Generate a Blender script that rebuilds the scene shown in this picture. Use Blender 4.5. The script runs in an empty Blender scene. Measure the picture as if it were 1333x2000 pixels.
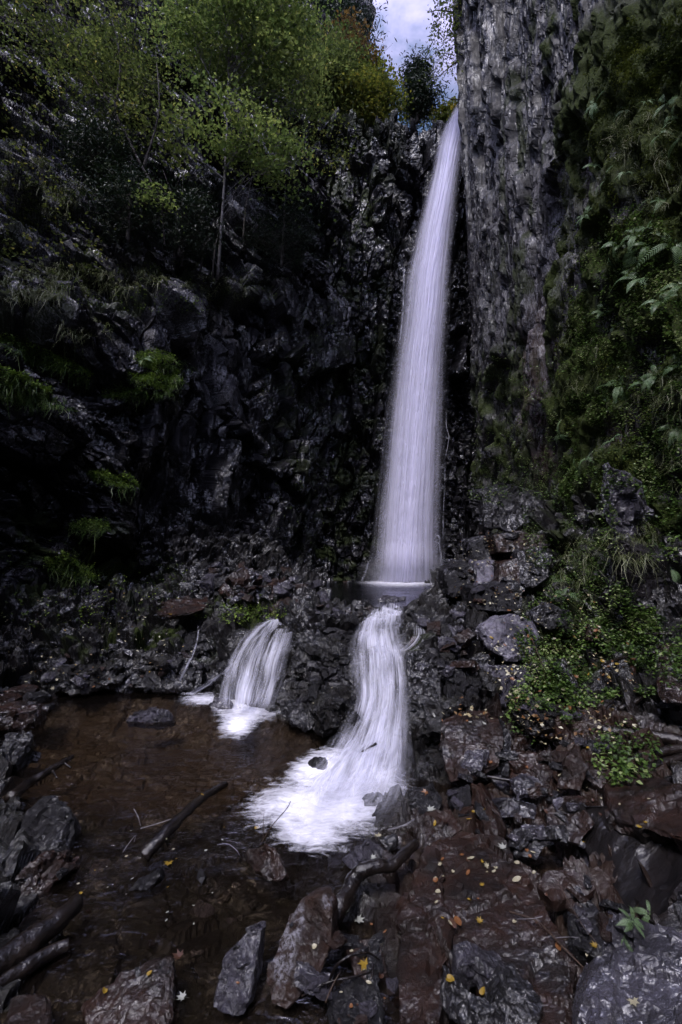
import bpy, bmesh, math, random
import numpy as np
from mathutils import Vector, Matrix, Euler
from mathutils.bvhtree import BVHTree
R = math.radians
rng = np.random.default_rng(7)
random.seed(7)
SC = bpy.context.scene
COL = SC.collection

# ------------------------------------------------------------------ camera
F, CX, CY, PITCH, EYE = 889.0, 666.5, 1000.0, R(5.1), 1.8
cam_d = bpy.data.cameras.new('camera')
cam = bpy.data.objects.new('camera', cam_d)
COL.objects.link(cam)
cam.location = (0, 0, EYE)
cam.rotation_euler = (R(90) + PITCH, 0, 0)
cam_d.sensor_fit = 'VERTICAL'
cam_d.sensor_height = 36
cam_d.lens = 36 * F / 2000
cam_d.clip_start = 0.05
cam_d.clip_end = 500
SC.camera = cam
cp, sp_ = math.cos(PITCH), math.sin(PITCH)

def raydir(px, py):
    x = (px - CX) / F; v = (CY - py) / F
    return Vector((x, cp - v * sp_, sp_ + v * cp))
def P(px, py, D):
    d = raydir(px, py); s = D / d.y
    return Vector((d.x * s, D, EYE + d.z * s))
def G(px, py, z):
    d = raydir(px, py); s = (z - EYE) / d.z
    return Vector((d.x * s, d.y * s, z))
def proj(V):
    x = V[:, 0]; y = V[:, 1]; z = V[:, 2] - EYE
    f = np.maximum(y * cp + z * sp_, 1e-3); u = -y * sp_ + z * cp
    return CX + F * x / f, CY - F * u / f

# ------------------------------------------------------------------ noise
def _h(ix, iy, iz, s):
    h = (ix.astype(np.uint32) * np.uint32(73856093)) ^ (iy.astype(np.uint32) * np.uint32(19349663)) ^ (iz.astype(np.uint32) * np.uint32(83492791)) ^ np.uint32((s * 2654435761) & 0xffffffff)
    h ^= h >> np.uint32(15); h *= np.uint32(2246822519); h ^= h >> np.uint32(13); h *= np.uint32(3266489917); h ^= h >> np.uint32(16)
    return h.astype(np.float64) / 4294967295.0
def vnoise(p, s=0):
    i = np.floor(p).astype(np.int64); f = p - i; f = f * f * f * (f * (f * 6 - 15) + 10)
    r = 0
    for dx in (0, 1):
        for dy in (0, 1):
            for dz in (0, 1):
                w = (f[:, 0] if dx else 1 - f[:, 0]) * (f[:, 1] if dy else 1 - f[:, 1]) * (f[:, 2] if dz else 1 - f[:, 2])
                r = r + w * _h(i[:, 0] + dx, i[:, 1] + dy, i[:, 2] + dz, s)
    return r * 2 - 1
def fbm(p, o=4, s=0, g=.5):
    a, r, t = 1.0, 0, 0
    for k in range(o):
        r = r + a * vnoise(p * (2 ** k) + 17.3 * k, s + k); t += a; a *= g
    return r / t
def facet(p, s=0, tilt=.6):
    """blocky fracture: nearest cell gives an offset and a tilted plane; returns height, crack distance"""
    p = p.astype(np.float32); i = np.floor(p).astype(np.int32); K = np.float32(1 / 65536.)
    def der(h, k):
        g = h * np.uint32(k); g ^= g >> np.uint32(15); return (g >> np.uint32(16)).astype(np.float32) * K
    b1 = np.full(len(p), 9e9, np.float32); b2 = b1.copy(); bh = np.zeros(len(p), np.uint32); bd = np.zeros((3, len(p)), np.float32)
    A = [[(i[:, a] + d) for d in (-1, 0, 1)] for a in range(3)]
    H = [[A[a][k].astype(np.uint32) * np.uint32((73856093, 19349663, 83492791)[a]) for k in range(3)] for a in range(3)]
    f = p - i
    for dx in range(3):
        for dy in range(3):
            hxy = H[0][dx] ^ H[1][dy] ^ np.uint32((s * 2654435761) & 0xffffffff)
            for dz in range(3):
                h = hxy ^ H[2][dz]; h ^= h >> np.uint32(15); h *= np.uint32(2246822519); h ^= h >> np.uint32(13)
                x = f[:, 0] - (dx - 1) - der(h, 0x9E3779B1); y = f[:, 1] - (dy - 1) - der(h, 0x85EBCA77); z = f[:, 2] - (dz - 1) - der(h, 0xC2B2AE3D)
                dd = x * x + y * y + z * z; m = dd < b1
                b2 = np.where(m, b1, np.minimum(b2, dd)); b1 = np.where(m, dd, b1); bh = np.where(m, h, bh)
                bd[0] = np.where(m, x, bd[0]); bd[1] = np.where(m, y, bd[1]); bd[2] = np.where(m, z, bd[2])
    hh = der(bh, 0x27D4EB2F) * 2 - 1 + tilt * sum((der(bh, k) * 2 - 1) * bd[a] for a, k in enumerate((0x165667B1, 0x7FEB352D, 0x846CA68B)))
    return hh.astype(float), (np.sqrt(b2) - np.sqrt(b1)).astype(float)
def sm(x, a, b):
    t = np.clip((x - a) / (b - a), 0, 1); return t * t * (3 - 2 * t)
def blob(px, py, cx, cy, rx, ry, ang=0):
    c, s = math.cos(R(ang)), math.sin(R(ang)); dx = px - cx; dy = py - cy
    u = (dx * c + dy * s) / rx; v = (-dx * s + dy * c) / ry
    return np.clip(1.3 - (u * u + v * v), 0, 1)

# ------------------------------------------------------------------ materials
def mat(name):
    m = bpy.data.materials.new(name); m.use_nodes = True; t = m.node_tree; t.nodes.clear(); return m, t
class N:
    def __init__(s, t): s.t = t
    def __call__(s, kind, props=None, **ins):
        n = s.t.nodes.new('ShaderNode' + kind)
        for k, v in (props or {}).items(): setattr(n, k, v)
        for k, v in ins.items():
            key = int(k[1:]) if k[0] == '_' and k[1:].isdigit() else k.replace('__', ' ')
            i = n.inputs[key]
            if isinstance(v, bpy.types.NodeSocket): s.t.links.new(v, i)
            else: i.default_value = v
        return n
    def math(s, op, a, b=0.0, clamp=False): return s('Math', {'operation': op, 'use_clamp': clamp}, _0=a, _1=b).outputs[0]
    def mix(s, f, a, b):
        n = s.t.nodes.new('ShaderNodeMix'); n.data_type = 'RGBA'
        for k, v in ((0, f), (6, a), (7, b)):
            if isinstance(v, bpy.types.NodeSocket): s.t.links.new(v, n.inputs[k])
            else: n.inputs[k].default_value = v if k == 0 else (*v, 1)
        return n.outputs[2]
    def ramp(s, f, stops):
        n = s('ValToRGB', None, Fac=f); e = n.color_ramp.elements
        while len(e) < len(stops): e.new(.5)
        for k, (p, c) in enumerate(stops):
            e[k].position = p; e[k].color = (*c, 1) if isinstance(c, tuple) else (c, c, c, 1)
        return n.outputs[0]
    def noise(s, vec, scale, detail=4, rough=.55, dist=0):
        return s('TexNoise', None, Vector=vec, Scale=scale, Detail=detail, Roughness=rough, Distortion=dist).outputs[0]
    def attr(s, nm): return s('Attribute', {'attribute_name': nm}).outputs['Fac']

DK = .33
def rock_mat(name, a, b, c, r0=.18, r1=.5, bump=.6, bs=1.0, stretch=(1, 1, 1), moss_up=0.0, gl=1.0, ior=1.75, wet=1.0, lichen_highlight=0.0):
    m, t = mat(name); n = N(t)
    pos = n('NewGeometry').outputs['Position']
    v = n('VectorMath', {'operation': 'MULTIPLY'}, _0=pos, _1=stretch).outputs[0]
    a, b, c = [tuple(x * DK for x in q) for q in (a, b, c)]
    n1 = n.noise(v, 2.2 * bs, 8, .65); n2 = n.noise(v, 9 * bs, 6, .6); n3 = n.noise(pos, 60 * bs, 5, .65); n4 = n.noise(v, 23 * bs, 6, .7, .6)
    col = n.mix(n.ramp(n1, [(.38, 0.), (.62, 1.)]), a, b)
    col = n.mix(n.ramp(n2, [(.46, 0.), (.66, .8)]), col, c)
    rust = n.attr('rust'); col = n.mix(rust, col, (.022, .0095, .0055))
    pale_marks = n.attr('lichen_highlight')
    lf = n.math('MULTIPLY', n.math('ADD', pale_marks, lichen_highlight), n.ramp(n4, [(.46, 0.), (.60, 1.)]), True)
    col = n.mix(lf, col, (.16, .155, .175))  # one lavender tone for lichen, pale rock and painted-in highlights
    # moss
    up = n('SeparateXYZ', None, Vector=n('NewGeometry').outputs['Normal']).outputs[2]
    mu = n.math('MULTIPLY', n.math('MULTIPLY', up, moss_up, True), n.ramp(n1, [(.44, 0.), (.58, 1.)]))
    mf = n.math('ADD', n.attr('moss'), mu, True)
    mc = n.mix(n.ramp(n3, [(.35, 0.), (.65, 1.)]), (.005, .010, .002), (.036, .048, .008))
    col = n.mix(mf, col, mc)
    rough = n.math('ADD', n.math('MULTIPLY', n.ramp(n2, [(.35, 0.), (.65, 1.)]), r1 - r0), r0)
    rough = n.math('ADD', rough, n.math('MULTIPLY', mf, .5), True)
    gs = 8.0 * gl
    wv = n('VectorMath', {'operation': 'ADD'}, _0=v, _1=n('VectorMath', {'operation': 'SCALE'}, _0=n('TexNoise', None, Vector=v, Scale=gs * .6, Detail=2.0).outputs[1], Scale=.5 / gs).outputs[0]).outputs[0]
    vo = n('TexVoronoi', None, Vector=wv, Scale=gs * .8, Randomness=1.0).outputs[0]
    g1 = n.noise(wv, gs, 3, .5)
    fine = n.math('ADD', n.math('MULTIPLY', n4, .5), n.math('MULTIPLY', n3, .25))
    bp = n('Bump', None, Strength=bump, Distance=.05, Height=fine)
    p = n('BsdfPrincipled', None, Base__Color=col, Roughness=n.math('ADD', rough, .25, True), Normal=bp.outputs[0])
    p.inputs['Specular IOR Level'].default_value = .2
    ch = n.math('ADD', n.math('ADD', n.math('MULTIPLY', vo, .55), g1), n.math('MULTIPLY', n4, .10))
    b2 = n('Bump', None, Strength=1.0, Distance=1.25 / gs * bump, Height=ch)
    t.links.new(b2.outputs[0], p.inputs['Coat Normal']); p.inputs['Coat IOR'].default_value = ior
    t.links.new(n.math('ADD', n.math('MULTIPLY', n.ramp(n2, [(.35, 0.), (.65, 1.)]), .24), r0 * .5), p.inputs['Coat Roughness'])
    t.links.new(n.math('MULTIPLY', n.math('SUBTRACT', 1.0, mf, True), n.ramp(n.noise(pos, 1.9, 4, .6), [(.43, wet * .06), (.62, wet)])), p.inputs['Coat Weight'])
    o = n('OutputMaterial', None, Surface=p.outputs[0])
    return m
def leaf_mat(name, stops, trans=.5, rough=.5, spec=.3):
    m, t = mat(name); n = N(t)
    c = n.ramp(n.attr('rnd'), stops)
    d = n('BsdfPrincipled', None, Base__Color=c, Roughness=rough)
    d.inputs['Specular IOR Level'].default_value = spec
    tr = n('BsdfTranslucent', None, Color=c)
    mx = n('MixShader', None, _0=trans, _1=d.outputs[0], _2=tr.outputs[0])
    n('OutputMaterial', None, Surface=mx.outputs[0]); return m
def bark_mat(name, a, b, rough=.7, wet=.3, sc=14):
    m, t = mat(name); n = N(t)
    tc = n('TexCoord').outputs['Object']
    n1 = n.noise(tc, sc, 6, .7); n2 = n.noise(tc, sc * 4, 4, .6)
    c = n.mix(n.ramp(n1, [(.4, 0.), (.62, 1.)]), a, b)
    bp = n('Bump', None, Strength=.6, Distance=.02, Height=n.math('ADD', n1, n.math('MULTIPLY', n2, .4)))
    p = n('BsdfPrincipled', None, Base__Color=c, Roughness=rough, Normal=bp.outputs[0])
    p.inputs['Specular IOR Level'].default_value = wet
    n('OutputMaterial', None, Surface=p.outputs[0]); return m
def water_sheet_mat(name, su, sv, lo, hi, edge=.12, tint=(.8, .79, .9), base=0.0, top=0.0, fade=0.0):
    """silky falling water: alpha of long streaks running with the flow (UV.x across, UV.y metres along)"""
    m, t = mat(name); n = N(t)
    uv = n('UVMap', {'uv_map': 'uv'}).outputs[0]
    s = n('SeparateXYZ', None, Vector=uv); u, v = s.outputs[0], s.outputs[1]
    rnd = n('ObjectInfo').outputs['Random']
    def st(fu, fv, d=1, r=.5, dist=.0):
        c = n('CombineXYZ', None, X=n.math('MULTIPLY', u, fu), Y=n.math('MULTIPLY', v, fv), Z=n.math('MULTIPLY', rnd, 50))
        return n.noise(c.outputs[0], 1.0, d, r, dist)
    a = n.math('ADD', n.math('MULTIPLY', st(su, sv), .5), n.math('ADD', n.math('MULTIPLY', st(su * 2.7, sv * 1.3), .3), n.math('MULTIPLY', st(su * 6, sv * 2.2), .2)))
    big = st(su * .22, sv * .8, 1)
    a = n.math('ADD', a, n.math('MULTIPLY', n.math('SUBTRACT', big, .5), .5))
    al = n.ramp(a, [(lo, 0.), (hi, 1.)])
    al = n.math('ADD', al, base, True)
    # soft sides, ragged ends
    e = n.math('MULTIPLY', n.math('MULTIPLY', u, n.math('SUBTRACT', 1.0, u)), 4.0)
    e = n.math('ADD', e, n.math('MULTIPLY', n.math('SUBTRACT', st(su * .8, sv * 2.5, 3), .5), .5))
    es = n('MapRange', {'interpolation_type': 'SMOOTHSTEP'}, Value=e, _1=edge * .4, _2=edge * 3).outputs[0]
    al = n.math('MULTIPLY', al, es)
    ends = n.attr('ends')
    al = n.math('MULTIPLY', al, ends, True)
    d = n('BsdfPrincipled', None, Base__Color=(*tint, 1), Roughness=.6)
    d.inputs['Specular IOR Level'].default_value = .3
    bp = n('Bump', None, Strength=.2, Distance=.01, Height=a); t.links.new(bp.outputs[0], d.inputs['Normal'])
    tl = n('BsdfTranslucent', None, Color=(*tint, 1))
    mx = n('MixShader', None, _0=.5, _1=d.outputs[0], _2=tl.outputs[0])
    tp = n('BsdfTransparent')
    f = n('MixShader', None, _0=al, _1=tp.outputs[0], _2=mx.outputs[0])
    n('OutputMaterial', None, Surface=f.outputs[0]); return m

M = {}
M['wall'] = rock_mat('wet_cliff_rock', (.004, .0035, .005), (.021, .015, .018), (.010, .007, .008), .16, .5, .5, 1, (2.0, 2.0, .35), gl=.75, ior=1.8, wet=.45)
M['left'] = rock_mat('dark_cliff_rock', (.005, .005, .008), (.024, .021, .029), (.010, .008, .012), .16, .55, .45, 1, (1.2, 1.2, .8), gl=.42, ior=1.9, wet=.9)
M['ground'] = rock_mat('wet_bedrock', (.007, .007, .008), (.026, .022, .025), (.017, .011, .009), .14, .45, .65, 1.5, (1, 1, 1), .12, gl=.6, ior=1.85)
M['dark'] = rock_mat('wet_dark_stone', (.008, .008, .010), (.034, .031, .038), (.017, .015, .017), .14, .42, .7, 2.2, gl=1.5)
M['grey'] = rock_mat('wet_grey_stone', (.025, .022, .030), (.17, .155, .205), (.07, .063, .08), .16, .42, .8, 2.5, ior=2.1, gl=1.7)
M['brown'] = rock_mat('rusty_wet_stone', (.012, .007, .006), (.068, .027, .015), (.032, .015, .010), .16, .42, .6, 2.0, gl=1.3, wet=.85)
M['darkslab'] = rock_mat('smooth_dark_slab', (.008, .007, .008), (.030, .024, .024), (.018, .012, .011), .16, .42, .22, 2.2, (.5, 1.6, 1), gl=1.2, wet=.8)
M['boulder'] = rock_mat('rough_violet_boulder', (.03, .028, .036), (.15, .14, .185), (.07, .063, .08), .16, .42, .55, 3.5, ior=2.1, gl=2.6)
M['pale'] = rock_mat('pale_violet_rock', (.07, .065, .09), (.46, .43, .54), (.20, .18, .24), .2, .42, .8, 2.0, ior=2.1, gl=1.5)
M['brownwall'] = rock_mat('rusty_slab_with_pale_crust', (.035, .018, .013), (.105, .052, .034), (.06, .038, .03), .2, .45, .7, 2.0, gl=1.5, wet=.7)
M['bark'] = bark_mat('pale_bark', (.06, .055, .055), (.18, .17, .17))
M['darkbark'] = bark_mat('dark_bark', (.02, .017, .015), (.06, .05, .045))
M['wetlog'] = bark_mat('wet_log_bark', (.004, .003, .003), (.014, .010, .008), .22, .5, 9)
M['brownlog'] = bark_mat('brown_log_bark', (.010, .005, .004), (.028, .014, .009), .3, .4, 9)
M['twig'] = bark_mat('twig_bark', (.02, .012, .008), (.06, .035, .022), .5, .4, 30)
M['paletwig'] = bark_mat('pale_wet_twig', (.06, .055, .06), (.20, .19, .21), .3, .5, 30)
M['maple'] = leaf_mat('green_maple_leaves', [(0, (.05, .085, .02)), (.4, (.10, .145, .04)), (.8, (.20, .25, .065)), (1, (.34, .38, .10))])
M['maple_dull'] = leaf_mat('dull_green_leaves', [(0, (.025, .04, .012)), (.5, (.075, .10, .026)), (.85, (.15, .18, .045)), (1, (.26, .24, .06))])
M['yellowgreen'] = leaf_mat('yellow_green_leaves', [(0, (.03, .045, .010)), (.5, (.08, .10, .016)), (.8, (.15, .15, .022)), (1, (.24, .18, .03))])
M['autumn'] = leaf_mat('rusty_autumn_leaves', [(0, (.025, .02, .009)), (.5, (.075, .048, .016)), (1, (.14, .085, .022))])
M['conifer'] = leaf_mat('dark_conifer_needles', [(0, (.006, .012, .005)), (.6, (.012, .024, .010)), (1, (.03, .045, .015))], .2)
M['fern'] = leaf_mat('fern_fronds', [(0, (.05, .09, .03)), (.6, (.13, .21, .09)), (1, (.26, .36, .20))], .35, .4)
M['cover'] = leaf_mat('ground_cover_leaves', [(0, (.014, .03, .006)), (.5, (.045, .085, .016)), (.85, (.12, .19, .04)), (1, (.30, .34, .16))], .35, .4)
M['grass'] = leaf_mat('grass_blades', [(0, (.04, .055, .016)), (.6, (.11, .13, .05)), (1, (.34, .34, .24))], .35, .4)
M['litter'] = leaf_mat('dead_leaf_litter', [(0, (.05, .022, .010)), (.35, (.14, .07, .025)), (.6, (.34, .30, .17)), (1, (.5, .48, .36))], .2, .5)
M['mossfur'] = leaf_mat('olive_moss', [(0, (.010, .018, .004)), (.6, (.042, .058, .009)), (1, (.10, .12, .02))], .2, .7, .1)
M['mossleaf'] = leaf_mat('moss_cushions', [(0, (.03, .06, .008)), (.6, (.09, .15, .018)), (1, (.20, .28, .04))], .3, .6)
def plain(name, c, rough=.4, tr=.3):
    m, t = mat(name); n = N(t)
    tc = n('TexCoord').outputs['Object']; k = n.noise(tc, 60, 4, .6)
    cc = n.mix(n.ramp(k, [(.42, 0.), (.62, 1.)]), tuple(x * .55 for x in c), c)
    d = n('BsdfPrincipled', None, Base__Color=cc, Roughness=rough); tl = n('BsdfTranslucent', None, Color=cc)
    n('OutputMaterial', None, Surface=n('MixShader', None, _0=tr, _1=d.outputs[0], _2=tl.outputs[0]).outputs[0]); return m
M['lf_yellow'] = plain('yellow_fallen_leaf', (.34, .22, .025))
M['lf_pale'] = plain('pale_fallen_leaf', (.46, .42, .28))
M['lf_orange'] = plain('orange_brown_fallen_leaf', (.24, .10, .035))
M['lf_brown'] = plain('brown_fallen_leaf', (.09, .04, .022))
M['lf_white'] = plain('whitish_fallen_leaf', (.42, .43, .38))

def pool_mat(name, deep, ripple, rs, tcol):
    m, t = mat(name); n = N(t)
    pos = n('NewGeometry').outputs['Position']
    v = n('VectorMath', {'operation': 'MULTIPLY'}, _0=pos, _1=(1, 1.6, 1)).outputs[0]
    h = n.math('ADD', n.noise(v, rs, 3, .5, .8), n.math('MULTIPLY', n.noise(v, rs * 4, 3, .5, .5), .3))
    am = n.ramp(n.noise(pos, .9, 2), [(.4, .25), (.6, 1.)])
    bp = n('Bump', None, Strength=n.math('MULTIPLY', am, ripple), Distance=.04, Height=h)
    gl = n('BsdfGlossy', None, Color=(.9, .9, 1, 1), Roughness=.07, Normal=bp.outputs[0])
    tp = n('BsdfTransparent', None, Color=(*tcol, 1))
    df = n('BsdfDiffuse', None, Color=(*deep, 1))
    body = n('MixShader', None, _0=.15, _1=tp.outputs[0], _2=df.outputs[0])
    fr = n('Fresnel', None, IOR=1.33, Normal=bp.outputs[0])
    n('OutputMaterial', None, Surface=n('MixShader', None, _0=fr.outputs[0], _1=body.outputs[0], _2=gl.outputs[0]).outputs[0]); return m
M['pool'] = pool_mat('brown_pool_water', (.012, .009, .007), 1.0, 6, (.72, .63, .52))
M['upool'] = pool_mat('dark_plunge_water', (.005, .005, .006), 1.0, 5, (.15, .15, .18))

# ------------------------------------------------------------------ mesh helpers
def tag(o, label=None, cat=None, group=None, kind=None):
    if label: o['label'] = label
    if cat: o['category'] = cat
    if group: o['group'] = group
    if kind: o['kind'] = kind
    return o
def mesh_np(name, V, Fc, m=None, attrs=None, uv=None, smooth=False, parent=None):
    V = np.asarray(V, np.float32); Fc = np.asarray(Fc, np.int32); k = Fc.shape[1]
    me = bpy.data.meshes.new(name)
    me.vertices.add(len(V)); me.vertices.foreach_set('co', V.ravel())
    me.loops.add(Fc.size); me.loops.foreach_set('vertex_index', Fc.ravel())
    me.polygons.add(len(Fc)); me.polygons.foreach_set('loop_start', np.arange(0, Fc.size, k, dtype=np.int32))
    me.polygons.foreach_set('use_smooth', np.full(len(Fc), smooth))
    me.update(calc_edges=True)
    for nm, a in (attrs or {}).items():
        at = me.attributes.new(nm, 'FLOAT', 'POINT'); at.data.foreach_set('value', np.asarray(a, np.float32))
    if uv is not None:
        l = me.uv_layers.new(name='uv'); l.data.foreach_set('uv', np.asarray(uv, np.float32)[Fc.ravel()].ravel())
    me.validate(verbose=False)
    if m: me.materials.append(m)
    o = bpy.data.objects.new(name, me); COL.objects.link(o)
    if parent: o.parent = parent
    return o
def gridf(nu, nv):
    i = np.arange(nv - 1)[:, None] * nu + np.arange(nu - 1)[None, :]
    i = i.ravel(); return np.stack([i, i + 1, i + 1 + nu, i + nu], 1)
def empty(name, loc=(0, 0, 0), **kw):
    o = bpy.data.objects.new(name, None); COL.objects.link(o); o.location = loc; o.empty_display_size = .1
    return tag(o, **kw)
BV = []
def addbvh(o, V=None, Fc=None):
    if V is None:
        me = o.data; mw = o.matrix_basis
        V = [mw @ v.co for v in me.vertices]; Fc = [tuple(p.vertices) for p in me.polygons]
    else: V = V.tolist(); Fc = Fc.tolist()
    BV.append((BVHTree.FromPolygons(V, Fc), o.name))
def cast(o, d, only=None):
    best = None
    for b, nm in BV:
        if only and not nm.startswith(only): continue
        h = b.ray_cast(o, d)
        if h[0] is not None and (best is None or h[3] < best[2]): best = (h[0], h[1], h[3], nm)
    return best
def hit(px, py, only=None): return cast(Vector((0, 0, EYE)), raydir(px, py).normalized(), only)
def drop(x, y, z=30, only=None): return cast(Vector((x, y, z)), Vector((0, 0, -1)), only)

class MB:
    def __init__(s): s.v = []; s.f = []; s.r = []; s.n = 0
    def add(s, V, Fc, r=0.5):
        V = np.asarray(V, float); s.v.append(V); s.f += [tuple(int(i) + s.n for i in f) for f in Fc]
        s.r.append(np.full(len(V), r) if np.isscalar(r) else r); s.n += len(V)
    def build(s, name, m, parent=None, smooth=True):
        me = bpy.data.meshes.new(name); me.from_pydata(np.concatenate(s.v).tolist(), [], s.f)
        me.polygons.foreach_set('use_smooth', [smooth] * len(s.f))
        at = me.attributes.new('rnd', 'FLOAT', 'POINT'); at.data.foreach_set('value', np.concatenate(s.r).astype(np.float32))
        me.materials.append(m); o = bpy.data.objects.new(name, me); COL.objects.link(o)
        if parent: o.parent = parent
        return o
def catmull(pts, n):
    pts = np.asarray(pts, float); k = len(pts)
    if k == 2: 
        t = np.linspace(0, 1, n)[:, None]; return pts[0] * (1 - t) + pts[1] * t
    t = np.linspace(0, k - 1, n); i = np.clip(t.astype(int), 0, k - 2); f = (t - i)[:, None]
    p1 = pts[i]; p2 = pts[i + 1]
    p0 = np.where((i > 0)[:, None], pts[np.maximum(i - 1, 0)], 2 * p1 - p2)
    p3 = np.where((i < k - 2)[:, None], pts[np.minimum(i + 2, k - 1)], 2 * p2 - p1)
    return .5 * (2 * p1 + (p2 - p0) * f + (2 * p0 - 5 * p1 + 4 * p2 - p3) * f ** 2 + (-p0 + 3 * p1 - 3 * p2 + p3) * f ** 3)
def tube(mb, pts, r0, r1, sides=6, n=None, wob=0, cap=True, seed=0):
    n = n or max(4, len(pts) * 3)
    C = catmull(pts, n); T = np.gradient(C, axis=0); T /= np.linalg.norm(T, axis=1)[:, None] + 1e-9
    up = np.array([0, 0, 1.]) if abs(T[0][2]) < .9 else np.array([1., 0, 0])
    V = []
    for i in range(n):
        a = np.cross(T[i], up); a /= np.linalg.norm(a) + 1e-9; b = np.cross(a, T[i])
        t = i / (n - 1); r = r0 + (r1 - r0) * t
        th = np.arange(sides) * 2 * math.pi / sides
        V.append(C[i] + (np.cos(th)[:, None] * a + np.sin(th)[:, None] * b) * r)
    V = np.concatenate(V)
    if wob:
        c = np.repeat(C, sides, 0); d = V - c; nn = fbm(np.asarray(V) * (1.2 / max(r0, .01)) * np.array([.5, .5, .5]), 3, seed)
        V = c + d * (1 + wob * nn)[:, None]
    Fc = []
    for i in range(n - 1):
        for k in range(sides):
            k2 = (k + 1) % sides; Fc.append((i * sides + k, i * sides + k2, (i + 1) * sides + k2, (i + 1) * sides + k))
    if cap:
        Fc.append(tuple(range(sides))[::-1]); Fc.append(tuple((n - 1) * sides + k for k in range(sides)))
    mb.add(V, Fc)
# ================================================================== SETTING
# ---- ground heightfield: thin-plate surface through surveyed points, then fractured
CP = []
def gz(*l):
    for px, py, z in l: v = G(px, py, z); CP.append((v.x, v.y, v.z))
def gd(*l):
    for px, py, D in l: v = P(px, py, D); CP.append((v.x, v.y, v.z))
def gw(*l): CP.extend(l)
# lower pool bed
gz((60, 1420, -.22), (200, 1400, -.25), (330, 1400, -.25), (250, 1480, -.22), (100, 1530, -.15), (400, 1450, -.3), (520, 1460, -.25), (450, 1560, -.2), (300, 1580, -.16),
   (560, 1640, -.2), (400, 1680, -.12), (250, 1720, -.10), (500, 1760, -.13), (200, 1850, -.07), (350, 1850, -.07), (120, 1950, -.06), (560, 1800, -.12), (300, 1980, -.06), (600, 1510, -.2), (620, 1700, -.18), (460, 1900, -.06))
# left bank
gz((0, 1350, .0), (100, 1348, .0), (200, 1348, 0), (300, 1352, .0), (370, 1350, 0.), (0, 1300, .22), (150, 1290, .28), (300, 1290, .26), (0, 1230, .62), (180, 1215, .7), (280, 1215, .66), (340, 1270, .35),
   (100, 1165, 1.05), (250, 1160, .95), (340, 1215, .68), (420, 1200, .80), (500, 1190, .85), (560, 1180, .88))
gd((-120, 1330, 5.4), (-200, 1200, 5.6), (0, 1120, 8.2), (200, 1100, 9.4), (330, 1080, 10.5), (430, 1060, 11.6), (430, 990, 13), (520, 1070, 13), (560, 1110, 12.8), (600, 1128, 14.6), (480, 1130, 10.5), (380, 1140, 9))
gz((430, 1260, .5), (400, 1320, .2), (410, 1350, .05))
# left near bank (stump, logs)
gz((-60, 1500, .1), (-20, 1640, .1), (20, 1800, .05), (-100, 1450, .15), (-150, 1700, .25), (0, 1960, 0.02))
# bedrock with the two cascades
gz((540, 1226, .74), (500, 1262, .54), (500, 1300, .36), (490, 1345, .15), (470, 1390, -.08), (600, 1212, .86), (640, 1222, .85), (620, 1300, .45), (600, 1380, .12), (560, 1400, .03), (660, 1360, .26), (640, 1425, .02), (680, 1250, .70), (675, 1440, .0))
gz((755, 1205, .78), (750, 1240, .72), (745, 1270, .6), (750, 1290, .52), (752, 1330, .42), (750, 1380, .29), (745, 1420, .18), (735, 1460, .09), (715, 1520, .03), (680, 1580, -.06), (640, 1640, -.12), (830, 1215, .82), (815, 1262, .7))
gz((835, 1290, .62), (845, 1340, .47), (840, 1400, .27), (835, 1470, .12), (830, 1540, .04), (900, 1300, .58), (920, 1380, .33), (820, 1250, .75), (870, 1240, .8))
# upper pool bed and banks
gz((780, 1150, .6), (800, 1170, .62), (700, 1150, .66), (730, 1180, .66), (830, 1145, .6), (850, 1165, .68), (770, 1192, .72), (880, 1190, .95), (680, 1198, .82), (650, 1160, .78), (605, 1152, .95), (640, 1142, .74), (720, 1196, .80))
gz((-60, 1600, .12), (-200, 1620, .32), (-260, 1480, .3), (-150, 1950, .15))
gw((0, 15.2, .6), (2, 15.2, .6), (1, 12, .55), (2.2, 11.5, .8), (3.3, 13.5, 1.1), (4.4, 12, 1.7), (3.6, 9.5, 1.9))
# right talus
gd((960, 1200, 6.9), (930, 1120, 8.6), (1000, 1060, 8.8), (1100, 975, 8.8), (1020, 990, 10.5), (1190, 1010, 6.7), (1180, 930, 7.6), (1260, 1090, 5.7), (1333, 1140, 5.0), (1100, 1140, 7.0), (1180, 1180, 5.9), (1150, 1250, 5.4), (1250, 1290, 4.7), (1333, 1340, 4.1), (1050, 1330, 4.9), (1000, 1290, 5.4))
gz((960, 1400, .26), (1080, 1400, .33), (1180, 1400, .38), (1333, 1440, .42), (1450, 1400, .6), (1000, 1500, .14), (1150, 1500, .22), (1333, 1560, .26), (900, 1560, .08), (1050, 1600, .1), (1250, 1700, .16), (850, 1640, .05), (760, 1650, .02), (700, 1700, .0),
   (960, 1750, .10), (1150, 1800, .12), (860, 1800, .06), (780, 1850, .02), (1000, 1950, .10), (1300, 1950, .15), (850, 2000, .04), (680, 1830, -.02), (650, 1950, -.01), (1500, 1750, .4))
gw((-8, 2, 1.2), (-8, 6, 1.6), (5.5, 1, 1.1), (5.5, 5, 1.7), (5.5, 9, 3), (-8, 10, 2.5), (-1, -2, .1), (3, -2, .4), (-5, -2, .5), (2.2, .3, .2), (-1.5, .3, 0), (.3, .5, .05), (5.5, 14, 2.5), (-4, 16, 4))
CPa = np.array(CP)
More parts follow.
